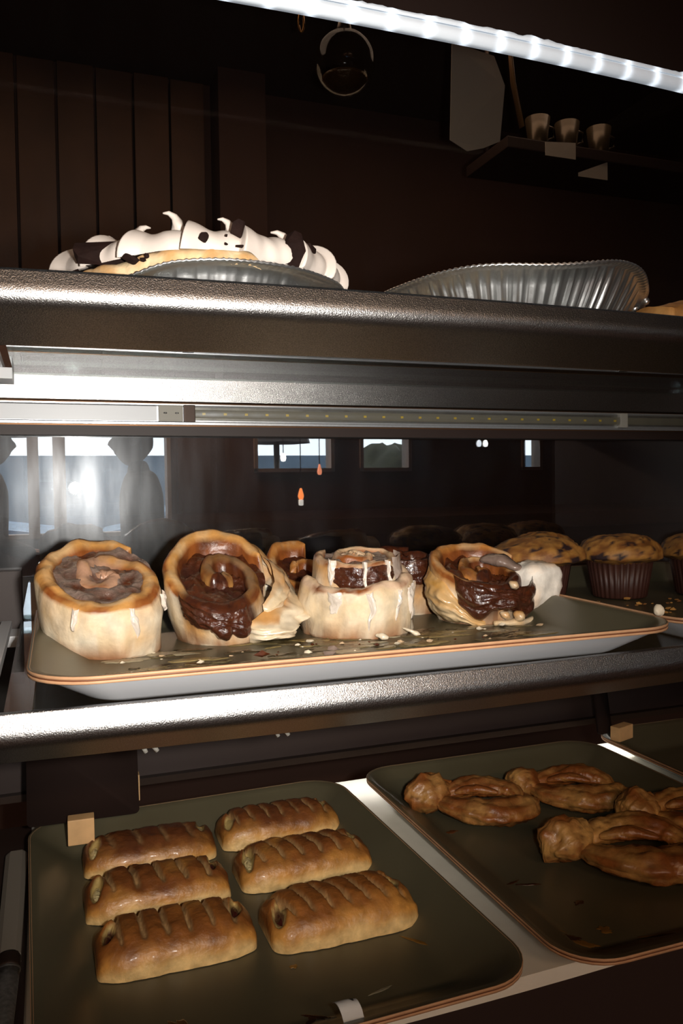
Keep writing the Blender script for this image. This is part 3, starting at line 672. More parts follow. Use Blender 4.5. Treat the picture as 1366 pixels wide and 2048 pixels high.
# ------------------------------------------------------------------ muffins
M_['cup'] = mat('dark_paper_cup', rgb(62, 34, 26), 0.5, vary=0.2, vscale=60)
def muffin(label, loc, seed, rb, lift=0.0, pale=0.0):
    o = thing('muffin', label, 'muffin', W(*loc), seed * 0.7, 'muffins in dark paper cups')
    n = 132; m = MB()
    def fn(r, z, a, k): return (r * (1 + 0.035 * math.sin(a * 33) * (1 if z > 0.002 else 0.3)), z)
    m.lathe([(0.0, 0.001), (0.036, 0.001), (0.038, 0.003), (0.047, 0.058), (0.0455, 0.058), (0.037, 0.004)], n, fn=fn); m.build('paper_cup', M_['cup'], o)
    m = MB(); P = []; K = []
    for i in range(31):
        v = i / 30
        row = []
        for j in range(64):
            a = 2 * PI * j / 64
            if v < 0.3: r = 0.044 + (rb - 0.044) * smooth(0, 0.3, v); z = 0.052 + 0.010 * v / 0.3
            else: w = (v - 0.3) / 0.7; r = rb * math.cos(w * PI / 2) ** 0.75; z = 0.062 + 0.032 * math.sin(w * PI / 2) ** 0.9
            p = Vector((r * math.cos(a), r * math.sin(a), z)); f = fbm(p, 32, 5, seed); g = fbm(p, 90, 3, seed + 4)
            p.x *= 1 + 0.05 * f; p.y *= 1 + 0.05 * f; p.z = z + 0.003 * f + 0.0014 * g
            row.append(tuple(p)); h = fbm(p, 75, 2, seed + 9)
            c = mix(rgb(128, 80, 34), rgb(172, 122, 58), min(1, max(0, 0.5 + 1.6 * g)))
            if pale: c = mix(c, rgb(238, 206, 124), pale * smooth(0.012, 0.0, abs(p.x * 0.9 - 0.014 + 0.2 * p.y)) * (1 if p.y < 0.02 else 0))
            if h > 0.30: c = mix(c, rgb(44, 26, 28), smooth(0.30, 0.40, h))
            K.append((*c, 0.6))
        P.append(row)
    m.grid(P, cv=True, col=K); m.build('muffin_top', M_['pastry'], o)
    return o
ZM = ZS + 0.0042
muffin('blueberry muffin with a pale split crown, leftmost of the muffins', (0.668, 1.010, ZM), 1, 0.068, pale=0.9)
muffin('blueberry muffin in a dark pleated cup, middle of the muffins', (0.802, 0.995, ZM), 2, 0.063)
muffin('blueberry muffin cut off by the right edge of the picture', (0.932, 0.965, ZM), 3, 0.062)
muffin('blueberry muffin half hidden behind, between the first two muffins', (0.745, 1.112, ZM), 4, 0.052)
cr = MB()
for k in range(40):
    crumb(cr, random.uniform(0.68, 0.90), random.uniform(0.74, 0.96), W(0, 0, ZM)[2], random.choice((0.002, 0.003, 0.0045)), (*mix(rgb(200, 150, 80), rgb(120, 76, 40), random.random()), 0.6), 200 + k)
o = cr.build('muffin_crumbs', M_['pastry'], flat=True); tag(o, 'golden crumbs fallen on the tray around the muffins', 'crumbs', kind='stuff')

# ------------------------------------------------------------------ slit pastry slices, lower left
GOLD = rgb(196, 138, 64); AMBER = rgb(128, 70, 28); CRUSTP = rgb(236, 200, 136); FILLC = rgb(196, 172, 110); JAM = rgb(70, 26, 22)
M_['puff'] = mat('glazed_puff_pastry', attr=True, rattr=True, vary=0.28, vscale=90, bump=0.55, bscale=190, bdist=0.0018, coat=0.08)
def slice_pastry(label, loc, rot, L, Wd, H, seed, bands, skew, lo, ro, slit=1.0, dark=0.0):
    o = thing('pastry_slice', label, 'pastry', W(*loc), rot, 'slit pastry slices on the lower left tray')
    nu, nv = 110, 40; P = []; K = []
    for i in range(nu + 1):
        u = -1 + 2 * i / nu; e = (1 - abs(u) ** 4.2) ** 0.5 if abs(u) < 1 else 0.0
        row = []
        for j in range(nv + 1):
            v = j / nv; a = PI * v; c, s = math.cos(a), math.sin(a)
            yy = -math.copysign(abs(c) ** 0.72, c); zz = abs(s) ** 0.72
            x = u * L / 2; y = yy * Wd / 2 * (0.62 + 0.38 * e) * (1 + 0.03 * n1(u * 5, seed + (1 if yy > 0 else 2)))
            topm = smooth(0.30, 0.85, zz)
            fr = (u * 0.5 + 0.5) * bands + skew * yy; ff = fr - math.floor(fr)
            ridge = (1 - abs(2 * ff - 1) ** 2.2)
            inm = smooth(0.93, 0.80, abs(u)) * smooth(-0.72, -0.40, yy) * smooth(0.95, 0.8, yy) * slit
            sl = smooth(0.17, 0.03, min(ff, 1 - ff)) * inm * (0.45 + 0.8 * max(0, 0.5 + n1(math.floor(fr) * 3.1, seed)))
            z = H * zz * (0.40 + 0.60 * e) + 0.0022 * ridge * inm * topm - 0.0058 * sl * topm
            # mouth at each end where the filling shows
            dl = math.hypot((u + 0.83 - 0.06 * yy) / 0.105, (yy + lo[0]) / (lo[1] * 1.15)); dr = math.hypot((u - 0.80 - 0.06 * yy) / 0.085, (yy + ro[0]) / (ro[1] * 1.15))
            mo = max(smooth(1.0, 0.45, dl) * lo[2], smooth(1.0, 0.45, dr) * ro[2]) * topm
            z -= 0.012 * mo
            p = (x, y, z); f = fbm(p, 60, 4, seed); g = fbm(p, 24, 3, seed + 3)
            z += 0.0016 * f * min(1, zz * 2)
            row.append((x + 0.0012 * f, y + 0.0012 * f, max(z, 0.0004)))
            cc = mix(CRUSTP, GOLD, float(smooth(0.10, 0.55, zz + 0.25 * g)))
            cc = mix(cc, AMBER, float(smooth(0.45, 1.0, zz + 0.35 * g)) * (0.85 + 0.15 * dark))
            cc = mix(cc, rgb(74, 36, 18), dark * 0.75 * float(topm) + 0.25 * float(topm) * max(0, g * 2))  # dark paints the flash's falloff onto the rear slices, over their browning
            cc = mix(cc, rgb(186, 152, 104), min(0.8, float(sl) * 1.0))
            if mo > 0.2:
                cc = mix(cc, FILLC, float(smooth(0.2, 0.5, mo)))
                if mo > 0.6 and (lo[3] if u < 0 else ro[3]): cc = mix(cc, JAM, float(smooth(0.6, 0.85, mo)))
            K.append((*cc, 0.44))
        P.append(row)
    m = MB(); m.grid(P, col=K); m.f.append(tuple(range(nv + 1))); m.f.append(tuple(nu * (nv + 1) + j for j in range(nv + 1)))
    # a few flakes of pastry raised along the foot
    m.build('crust', M_['puff'], o)
    for side, (u0, prm) in ((-1, (-0.83, lo)), (1, (0.80, ro))):
        if prm[2] > 0.5:
            cx = u0 * L / 2; cy = -prm[0] * Wd / 2
            P2 = [[(cx + 0.0048 * r * math.cos(t) + 0.06 * L * 0.5 * prm[1] * 0.5 * r * math.sin(t), cy + prm[1] * Wd * 0.30 * r * math.sin(t), H * 0.80 - 0.0060 - 0.003 * r * r + 0.0012 * fbm((r * 3, t, 0), 1, 2, seed)) for t in np.linspace(0, 2 * PI, 17)[:-1]] for r in (1.0, 0.7, 0.4, 0.0)]
            MB().grid(P2, cv=True, col=(*(JAM if prm[3] else rgb(222, 204, 150)), 0.3)).build('filling', M_['filling'], o)
    return o
PZ = ZL + 0.0004
slice_pastry('front left pastry slice, pale-footed, seven strips with dark filling at both ends', (0.112, 0.818, PZ), math.radians(0), 0.156, 0.084, 0.034, 1, 7.0, 0.10, (-0.10, 0.5, 1.0, 1), (-0.20, 0.6, 1.0, 1))
slice_pastry('middle pastry slice of the left row, pale curd showing at its left end', (0.108, 0.927, PZ), math.radians(0.5), 0.158, 0.080, 0.034, 2, 6.0, 0.22, (0.05, 0.7, 1.0, 0), (-0.25, 0.65, 1.0, 1), dark=0.35)
slice_pastry('back pastry slice of the left row, dark reddish and almost unslit', (0.112, 1.034, PZ), math.radians(-0.5), 0.160, 0.080, 0.033, 3, 5.0, 0.20, (0.05, 0.7, 0.9, 0), (-0.30, 0.6, 1.0, 0), slit=0.35, dark=0.75)
slice_pastry('front right pastry slice, lightest gold with deep slanting slits', (0.283, 0.806, PZ), math.radians(0), 0.162, 0.088, 0.036, 4, 8.0, 0.50, (0.25, 0.5, 0.8, 1), (-0.20, 0.5, 0.8, 1), slit=1.3)
slice_pastry('middle pastry slice of the right row, cream showing at its left end', (0.282, 0.932, PZ), math.radians(-0.5), 0.162, 0.082, 0.035, 5, 7.0, 0.45, (0.0, 0.75, 1.0, 0), (-0.30, 0.5, 0.5, 1), dark=0.30)
slice_pastry('back pastry slice of the right row with a scalloped rear edge', (0.282, 1.046, PZ), math.radians(0.5), 0.160, 0.078, 0.036, 6, 8.0, 0.25, (0.10, 0.6, 0.5, 0), (-0.25, 0.5, 0.5, 0), slit=0.7, dark=0.6)

# ------------------------------------------------------------------ twisted pastries, lower right
def twist(label, loc, rot, size, seed, open_=1.0, mound=1.0, dark=0.0):
    o = thing('twisted_pastry', label, 'pastry', W(*loc), rot, 'twisted pastries on the lower right tray')
    def rope(path, rad, name, ridges=5, tw=3.0, sq=0.75, seed2=0, ra=0.12):
        N = len(path); P = []; K = []; n = 34; path = [Vector(p) * size for p in path]
        steps = 90
        def at(t):
            k = t * (N - 1); i = min(int(k), N - 2); f = k - i
            p0 = path[max(i - 1, 0)]; p1 = path[i]; p2 = path[i + 1]; p3 = path[min(i + 2, N - 1)]
            return 0.5 * ((2 * p1) + (p2 - p0) * f + (2 * p0 - 5 * p1 + 4 * p2 - p3) * f * f + (3 * p1 - p0 - 3 * p2 + p3) * f ** 3), (rad[i] + (rad[i + 1] - rad[i]) * f) * size
        for i in range(steps + 1):
            t = i / steps; q, r = at(t); a1, _ = at(max(0, t - 0.012)); a2, _ = at(min(1, t + 0.012)); tg = (a2 - a1).normalized()
            u = tg.cross(Vector((0, 0, 1))); u.normalize(); w = u.cross(tg); r *= (math.sin(PI * min(max(0.02 + 0.96 * t, 0), 1))) ** 0.35
            row = []
            for j in range(n):
                a = 2 * PI * j / n; fz = ((ridges * a + tw * t * 2 * PI + 2.4 * n1(t * 4, seed + seed2)) / (2 * PI)) % 1.0; lam = 2 * fz ** 0.6 - 1 if fz < 0.9 else 1 - 20 * (fz - 0.9); rr = r * (1.10 + ra * lam + 0.02 * math.sin(17 * a + 9 * t))
                p = q + u * math.cos(a) * rr + w * math.sin(a) * rr * sq
                f = fbm(p, 50, 4, seed + seed2); p += (p - q) * 0.22 * f; p.z = max(p.z, 0.0008)
                row.append(tuple(p)); g = fbm(p, 22, 3, seed + 5)
                c = mix(rgb(206, 156, 88), rgb(150, 88, 38), min(1, max(0, 0.5 + 0.5 * lam + g)))
                c = mix(c, rgb(84, 42, 20), 0.7 * float(smooth(-0.45, -0.95, lam)))
                c = mix(c, rgb(104, 52, 24), min(0.8, max(0, 0.12 + 0.35 * float(smooth(0.2, 1.0, math.sin(a))) * (0.6 + 0.9 * g) + 0.3 * dark)))
                K.append((*c, 0.38))
            P.append(row)
        m = MB(); m.grid(P, cv=True, col=K); m.f.append(tuple(range(n))); m.f.append(tuple(range(steps * n, steps * n + n)))
        m.build(name, M_['puff'], o)
    # lower loop, upper loop, filling, knot
    rope([(-0.055, -0.004, 0.018), (-0.02, -0.030, 0.018), (0.025, -0.036, 0.018), (0.060, -0.016, 0.018), (0.062, 0.012, 0.018), (0.048, 0.022, 0.018)], [0.016, 0.021, 0.022, 0.021, 0.017, 0.010], 'lower_strand', 7, 1.5, sq=0.66)
    rope([(-0.055, 0.004, 0.022), (-0.015, 0.030, 0.026), (0.020, 0.030, 0.028 * open_), (0.048, 0.016, 0.028), (0.058, -0.004, 0.024)], [0.017, 0.019, 0.017, 0.014, 0.009], 'upper_strand', 7, -1.5, sq=0.66, seed2=2)
    rope([(-0.080, 0.020, 0.018), (-0.066, 0.000, 0.025), (-0.050, -0.020, 0.018)], [0.018, 0.030 * mound, 0.018], 'knot', 5, 1.0, seed2=4, ra=0.05)
    rope([(-0.030, 0.006, 0.026), (0.000, 0.006, 0.033), (0.030, 0.004, 0.030)], [0.006, 0.008, 0.005], 'inner_fold', 3, 0.6, seed2=6)
    P = [[(size * 0.046 * r * math.cos(a) + 0.004, size * 0.026 * r * math.sin(a), size * (0.014 - 0.004 * r) + 0.002 * fbm((r * 3, a, 0), 1, 3, seed)) for a in np.linspace(0, 2 * PI, 25)[:-1]] for r in (1, 0.7, 0.4, 0)]
    MB().grid(P, cv=True, col=(*rgb(150, 104, 56), 0.35)).build('filling', M_['filling'], o)
    return o
twist('twisted pastry at the back left of the right tray, prongs to the right', (0.560, 1.000, PZ), math.radians(-30), 1.02, 1, 1.0, 1.15, dark=0.5)
twist('twisted pastry at the back of the right tray, pointed end left, open fold on top', (0.707, 0.990, PZ), math.radians(-34), 1.02, 2, 1.1, 0.75, dark=0.2)
twist('large twisted pastry nearest on the right tray, cut by the right edge', (0.655, 0.795, PZ), math.radians(-30), 1.15, 3, 1.1, 1.0)
twist('twisted pastry mostly past the right edge of the picture', (0.800, 0.850, PZ), math.radians(-25), 1.05, 4)

# caramel stains on the lower trays
M_['syrup_thin'] = mat('caramel_stain', attr=True, rattr=True, vary=0.3, vscale=70)
def stain(label, base, segs, seed):
    m = MB()
    for k, (x, y, rx, ry, an, c) in enumerate(segs):
        puddle(m, x, y, W(0, 0, ZL)[2] + 0.0002, rx, ry, 0.0007, seed + k, (*c, 0.25), an, rag=0.7)
    o = m.build('syrup_stain', M_['syrup_thin']); tag(o, label, 'stain', kind='stuff'); return o
CA = rgb(128, 92, 42); CD = rgb(62, 36, 22)
stain('caramel streaks baked on the left tray, near its front right corner', 0, [(0.357, 0.725, 0.030, 0.003, -0.9, CA), (0.366, 0.700, 0.022, 0.002, -0.8, CA), (0.366, 0.715, 0.012, 0.005, -0.5, CD), (0.372, 0.690, 0.010, 0.004, -0.6, CD), (0.352, 0.77, 0.004, 0.003, 0, CD), (0.385, 0.76, 0.004, 0.003, 0, CD),
      (0.212, 0.665, 0.016, 0.003, -0.5, CD), (0.205, 0.662, 0.010, 0.003, 0.8, CD), (0.225, 0.655, 0.008, 0.004, -0.4, rgb(140, 126, 100)), (0.215, 0.745, 0.004, 0.003, 0, CA), (0.28, 0.68, 0.012, 0.0016, 0.2, rgb(130, 124, 104)), (0.10, 0.69, 0.008, 0.02, 0.3, rgb(90, 62, 36)), (0.085, 0.68, 0.004, 0.02, 0.2, rgb(90, 62, 36))], 300)
stain('caramel streaks baked on the right tray, along its left front', 0, [(0.484, 0.715, 0.020, 0.002, -1.0, CA), (0.492, 0.690, 0.012, 0.005, -0.7, CD), (0.500, 0.675, 0.014, 0.005, -0.8, CA), (0.535, 0.690, 0.007, 0.006, 0, CA), (0.545, 0.745, 0.006, 0.004, 0.4, CD), (0.515, 0.80, 0.014, 0.002, -0.3, CD), (0.50, 0.81, 0.010, 0.002, 0.2, CD), (0.580, 0.66, 0.020, 0.002, -0.2, CA), (0.49, 1.05, 0.012, 0.003, 0.3, rgb(150, 140, 110)), (0.500, 0.96, 0.010, 0.004, 0.2, rgb(90, 52, 28))], 340)

# folded paper tag on the rim of the left tray
o = thing('paper_tag', 'crumpled white paper tag clipped on the front rim of the left tray', 'tag', W(0.226, 0.612, ZD + 0.034))
P = []
for i in range(13):
    v = i / 12; row = []
    for j in range(9):
        u = j / 8; x = -0.008 + 0.018 * u - 0.004 * (1 - v) + 0.006 * max(0, v - 0.5); 
        if v < 0.55: y, z = 0.018 - 0.03 * v, 0.004 + 0.004 * math.sin(v * 5)
        else: y, z = 0.0015 - 0.010 * (v - 0.55), 0.0052 - 0.05 * (v - 0.55)
        row.append((x, y, z + 0.0014 * fbm((u * 3, v * 3, 0), 1, 3, 5)))
    P.append(row)
q = [[(p[0], p[1] + 0.0003, p[2] - 0.0006) for p in r] for r in P]
m = MB(); m.grid(P); m.grid(q, flip=True); m.build('paper', mat('white_paper', rgb(206, 206, 204), 0.7), o)
m = MB(); m.box(-0.002, 0.004, 0.008, 0.011, 0.0078, 0.0084); m.build('print', mat('black_print', rgb(40, 36, 34), 0.6), o, flat=True)

# ------------------------------------------------------------------ blackboard signs on wooden feet
def sign(label, loc, rot, w, h, lean, blocks):
    s = thing('chalkboard_sign', label, 'sign', W(*loc), rot)
    m = MB(); ca, sa = math.sin(lean), math.cos(lean)
    L_ = rr_loop(w / 2, h / 2, 0.006, 4)
    P = [[(x, (y + h / 2) * ca + d * sa, (y + h / 2) * sa - d * ca + 0.010) for x, y in L_] for d in (-0.003, 0.003)]
    m.grid(P, cv=True); k = len(L_); m.f.append(tuple(range(k))); m.f.append(tuple(range(k, 2 * k))[::-1])
    m.build('board', mat('black_slate', rgb(36, 24, 20), 0.9, spec=0.15), s)
    for (x, y, z, sx, sy, sz) in blocks:
        MB().box(x - sx / 2, x + sx / 2, y - sy / 2, y + sy / 2, z, z + sz).build('wooden_block', M_['wood'], s, flat=True, bevel=0.0015)
    return s
sign('black sign board on wooden block feet in the back left corner', (0.036, 1.085, ZD + 0.0345), math.radians(-2), 0.138, 0.115, math.radians(14), [(-0.004, -0.020, -0.009, 0.032, 0.020, 0.032), (0.066, 0.034, 0.016, 0.012, 0.016, 0.035)])
sign('dim black sign board on a wooden block at the back right corner', (0.880, 1.130, ZD + 0.0345), math.radians(18), 0.034, 0.105, math.radians(8), [(0.028, -0.014, -0.002, 0.040, 0.018, 0.024)])

# ------------------------------------------------------------------ serving tool along the left edge
o = thing('serving_tongs', 'slim grey metal serving tool lying along the left edge beside the tray', 'utensil', W(-0.046, 0.85, ZD + 0.0036))
m = MB(); m.grid([[(x * w, y, z) for x, z in ((-1, 0.001), (-1, 0.010), (-0.6, 0.013), (0.6, 0.013), (1, 0.010), (1, 0.001))] for y, w in ((0.000, 0.0115), (0.10, 0.012), (0.235, 0.0125), (0.240, 0.011))], cv=True); m.f += [(0, 1, 2, 3, 4, 5), (23, 22, 21, 20, 19, 18)]
m.build('handle', mat('grey_handle', rgb(150, 142, 130), 0.45, 0.3), o, flat=True)
m = MB(); m.tube([(0, y, 0.0075) for y in (-0.022, -0.018, -0.002, 0.002)], [0.0112, 0.0118, 0.0118, 0.0112], 20, flat=0.62); m.build('ferrule', M_['blackmetal'], o)
m = MB(); m.tube([(0, y, 0.0075) for y in (-0.0265, -0.0255, -0.0235, -0.0225)], [0.0108, 0.0122, 0.0122, 0.0108], 20, flat=0.62); m.build('ring', M_['plainsteel'], o)
m = MB(); m.tube([(0, y, 0.0075) for y in np.linspace(-0.026, -0.20, 9)], list(np.linspace(0.0115, 0.0055, 9)), 18, flat=0.62); m.build('shaft', mat('etched_steel', (0.5, 0.5, 0.49), 0.4, 0.9, vary=0.35, vscale=220), o)

# ------------------------------------------------------------------ pies on the upper shelf
ZU = 0.1623
M_['foil'] = mat('aluminium_foil', (0.86, 0.86, 0.86), 0.36, 1.0, bump=0.25, bscale=60, bdist=0.002)
def foil_pan(root, R, H, seed, rimz, flute, flamp=0.022, n=384, rimw=0.010, sharp=0.8):
    def fn(r, z, a, k):
        kk = min(1, z / H); w = math.sin(kk * PI) ** 0.5 if 0 < kk < 1 else 0
        irr = 1 + 0.25 * n1(a * 9, seed)
        sv = math.sin(flute * a * 0.5 + 1.6 * n1(a * 5, seed)); d = r * flamp * w * ((abs(sv) ** 0.35 * 2 - 1.2) * sharp + (1 - sharp) * math.sin(flute * a + 2.0 * n1(a * 5, seed)) * 0.5 + 0.6 * n1(a * flute * 0.45, seed + 2) + 0.35 * n1(a * flute * 1.3, seed + 6) * min(1, kk * 2)) * irr
        crim = 0.0006 * math.sin(a * 150) if k >= 7 else 0
        return (r + d + 0.002 * n1(a * 3, seed + 4) * kk, z + rimz(a) * kk ** 1.5 + crim)
    Rb = R - H * 0.62 - rimw
    prof = [(0.0, 0.0008), (Rb - 0.006, 0.0008), (Rb, 0.002)]
    for k in range(1, 5): prof.append((Rb + (R - rimw - Rb) * k / 4, 0.002 + (H - 0.002) * k / 4))
    prof += [(R - 0.004, H + 0.0005), (R, H + 0.002), (R + 0.0008, H + 0.0036), (R - 0.002, H + 0.005), (R - 0.006, H + 0.0036), (R - rimw, H + 0.0012)]
    for k in range(3, -1, -1): prof.append((Rb - 0.0012 + (R - rimw - Rb) * k / 4, 0.0032 + (H - 0.0022) * k / 4))
    prof.append((0.0, 0.002))
    m = MB(); m.lathe(prof, n, fn=fn); m.build('foil_pan', M_['foil'], root)
# chocolate cream pie
pie = thing('cream_pie', 'whipped cream pie with chocolate shards in a foil pan, upper left', 'pie', W(0.156, 0.846, ZU))
def rim1(a):
    x = math.cos(a); return 0.006 * x - 0.012 * smooth(-0.3, -0.75, x) * (1 if math.sin(a) < 0.2 else 0.3) + 0.002 * math.sin(3 * a)
foil_pan(pie, 0.150, 0.029, 3, rim1, 42, 0.016)
CR = rgb(234, 206, 164)
P = []; K = []
for i in range(241):
    a = 2 * PI * i / 240; row = []
    for j in range(12):
        t = j / 11; an = PI * (1.12 - 1.25 * t); r = 0.130 + 0.010 * -math.cos(an) * -1; rr = 0.131 + 0.0115 * math.cos(PI - PI * t) * -1
        z = 0.030 + 0.0165 * math.sin(PI * t) ** 0.6 + rim1(a) * 0.55
        rr = 0.132 + 0.0135 * math.cos(PI * t)
        p = (rr * math.cos(a), rr * math.sin(a), z); f = fbm(p, 60, 4, 2)
        sh_ = 1 - 0.10 * float(smooth(0.015, 0.05, p[0])); row.append((p[0] * (1 + 0.012 * f) * sh_, p[1] * (1 + 0.012 * f) * sh_, z + 0.002 * f)); K.append((*mix(CR, rgb(206, 160, 104), min(1, max(0, 0.35 + 1.1 * f))), 0.65))
    P.append(row)
m = MB(); m.grid(P, col=K); m.build('crust', M_['pastry'], pie)
M_['cream'] = mat('whipped_cream', rgb(214, 202, 192), 0.5, vary=0.05, vscale=30, bump=0.15, bscale=60)
M_['choc'] = mat('dark_chocolate', rgb(30, 15, 11), 0.8, spec=0.15, vary=0.3, vscale=80, bump=0.6, bscale=120)
# swirled border: overlapping strokes
P = []; NS = 17; n = 850
for i in range(n):
    a = 2 * PI * i / n; row = []; s = a / (2 * PI) * NS + 0.35 * n1(a * 2.2, 5); f = s - math.floor(s); kd = math.floor(s)
    amp = 0.85 + 0.3 * n1(kd * 2.7 + 0.3, 6)
    lip = (max(0, 1 - f * 2.6) ** 1.5 * 0.0110 - 0.003 * smooth(0.55, 0.95, f)) * amp * smooth(0.0, 0.035, f) + 0.0012 * math.sin(f * PI * 3)
    for j in range(22):
        a0_ = -0.25 - 0.95 * float(smooth(0.012, 0.05, 0.13 * math.cos(a))); t = j / 21; ang = a0_ + t * (PI * 1.0 - a0_)
        rad = 0.0235 + lip + 0.0016 * n1(a * 11 + t * 3, 7)
        r = 0.122 + rad * 0.98 * math.cos(ang); z = 0.0475 + rad * 0.80 * math.sin(ang) + rim1(a) * 0.35
        aa = a + 0.035 * math.sin(ang) * (1 - f * 0.4)
        z += 0.004 * n1(a * 2.3, 9) * math.sin(max(0, ang)); z = max(z, 0.0345 + rim1(a)) if r > 0.112 else z
        row.append((r * math.cos(aa), r * math.sin(aa), z))
    P.append(row)
m = MB(); m.grid(P, cu=True)
cp = [[(r * math.cos(a), r * math.sin(a), 0.056 + 0.006 * fbm((r * 30 * math.cos(a), r * 30 * math.sin(a), 0), 1, 3, 3)) for a in np.linspace(0, 2 * PI, 41)[:-1]] for r in (0.105, 0.08, 0.05, 0.02, 0.0)]
m.grid(cp, cv=True)
m.build('whipped_cream', M_['cream'], pie)
def peak(px, py, pz, dirx, h, r, nm='cream_peak'):
    pts = [(px, py, pz - 0.006), (px, py, pz + h * 0.35), (px + dirx * 0.3, py, pz + h * 0.7), (px + dirx * 0.8, py, pz + h * 0.95), (px + dirx * 1.3, py, pz + h * 0.9)]
    MB().tube(pts, [r * 1.8, r * 1.1, r * 0.75, r * 0.45, r * 0.15], 10).build(nm, M_['cream'], pie)
def near(u, rr=0.128):    # place on the near border by x offset
    return (u, -math.sqrt(max(rr * rr - u * u, 1e-6)))
for (u, dirx, h, r, z) in ((-0.040, -0.010, 0.012, 0.0045, 0.070), (0.006, -0.009, 0.010, 0.004, 0.069), (0.064, -0.012, 0.012, 0.005, 0.066), (0.097, -0.006, 0.008, 0.004, 0.062), (-0.10, 0.006, 0.008, 0.004, 0.062), (-0.072, 0.008, 0.007, 0.004, 0.066)):
    x, y = near(u, 0.118); peak(x, y, z, dirx, h, r)
def shard(x, y, z, sx, sy, sz, rot, seed):
    rnd = random.Random(seed); bm = bmesh.new()
    for k in range(15):
        a = rnd.uniform(0, 2 * PI); b = rnd.uniform(-1, 1); w = (1 - abs(b) ** 3) ** 0.5
        bm.verts.new((sx * 0.58 * w * math.copysign(abs(math.cos(a)) ** 0.7, math.cos(a)), sy * 0.55 * w * math.copysign(abs(math.sin(a)) ** 0.6, math.sin(a)), sz * 0.62 * b))
    bmesh.ops.convex_hull(bm, input=bm.verts); bmesh.ops.delete(bm, geom=[v for v in bm.verts if not v.link_faces], context='VERTS')
    bmesh.ops.rotate(bm, verts=bm.verts, cent=(0, 0, 0), matrix=Matrix.Rotation(rot, 3, 'Y'))
    bm.verts.index_update()
    m = MB(); m.add([(v.co.x + x, v.co.y + y, v.co.z + z) for v in bm.verts], [tuple(v.index for v in f.verts) for f in bm.faces]); bm.free()
    m.build('chocolate_shard', M_['choc'], pie, flat=True, bevel=0.0006)
for k, (u, rr, z, sx, sz, rot) in enumerate(((-0.104, 0.139, 0.044, 0.044, 0.028, 0.3), (-0.082, 0.146, 0.036, 0.015, 0.008, 0.1), (0.062, 0.142, 0.052, 0.020, 0.032, 0.1), (0.083, 0.134, 0.054, 0.013, 0.028, 0.25), (0.008, 0.138, 0.065, 0.012, 0.017, 0.15),
        (-0.024, 0.149, 0.052, 0.007, 0.009, 0.5), (0.008, 0.149, 0.0465, 0.008, 0.003, 0), (0.112, 0.125, 0.056, 0.016, 0.008, 0.4), (-0.124, 0.126, 0.043, 0.010, 0.012, 0.2), (-0.0045, 0.148, 0.048, 0.003, 0.0022, 0), (-0.0045, 0.148, 0.055, 0.002, 0.0022, 0), (-0.070, 0.148, 0.037, 0.004, 0.004, 0.3), (-0.073, 0.148, 0.034, 0.005, 0.004, 0.1), (-0.02, 0.085, 0.060, 0.03, 0.012, 0.2), (0.03, 0.09, 0.060, 0.03, 0.012, -0.2), (0.13, 0.135, 0.040, 0.006, 0.008, 0.2))):
    x, y = near(u, rr); shard(x, y, z, sx, 0.010 if sx > 0.01 else 0.004, sz, rot, k)
# deep foil pan with a browned crust
pie2 = thing('foil_pie', 'golden-crusted pie in a deep crinkled foil pan, upper right', 'pie', W(0.528, 0.858, ZU))
def rim2(a):
    d = math.atan2(math.sin(a + PI / 2 - 0.35), math.cos(a + PI / 2 - 0.35)); x = math.cos(a)
    return 0.008 * math.exp(-(d / 0.42) ** 2) - 0.006 * smooth(0.6, 1.0, x) - 0.001 * smooth(-0.45, -1.0, x) + 0.002 * math.sin(5 * a + 1)
foil_pan(pie2, 0.160, 0.056, 8, rim2, 64, 0.030, n=640, sharp=0.3)
P = []; K = []
for i in range(181):
    a = 2 * PI * i / 180; row = []
    for j in range(8):
        t = j / 7; r = 0.146 * (1 - t); z = 0.053 + rim2(a) * (1 - t) + 0.006 * math.sin(PI * t) + 0.008 * smooth(0.0, 0.4, t) ; f = fbm((r * math.cos(a), r * math.sin(a), 0), 45, 4, 6)
        row.append((r * math.cos(a), r * math.sin(a), z + 0.005 * f)); K.append((*mix(rgb(226, 176, 100), rgb(160, 104, 48), min(1, max(0, 0.4 + 1.2 * f))), 0.6))
    P.append(row)
m = MB(); m.grid(P, col=K); m.build('crust', M_['pastry'], pie2)
x, y = -0.085, -0.085
m = MB(); m.tube([(x, y, 0.052), (x, y, 0.062), (x + 0.001, y, 0.070)], [0.006, 0.003, 0.0006], 8); m.c = [(*rgb(150, 110, 60), 0.6)] * len(m.v); m.build('crust_point', M_['pastry'], pie2)
for k, (a, w) in enumerate(((-0.42, 0.10), (-0.20, 0.07))):
    pts = [(0.161 * math.cos(t), 0.161 * math.sin(t), 0.057 + rim2(t) + 0.002 * math.sin(k + t * 40)) for t in np.linspace(a - w, a + w, 9)]
    MB().tube(pts, [0.002, 0.004, 0.005, 0.004, 0.005, 0.004, 0.005, 0.003, 0.002], 8).build('crumpled_foil', M_['foil'], pie2)
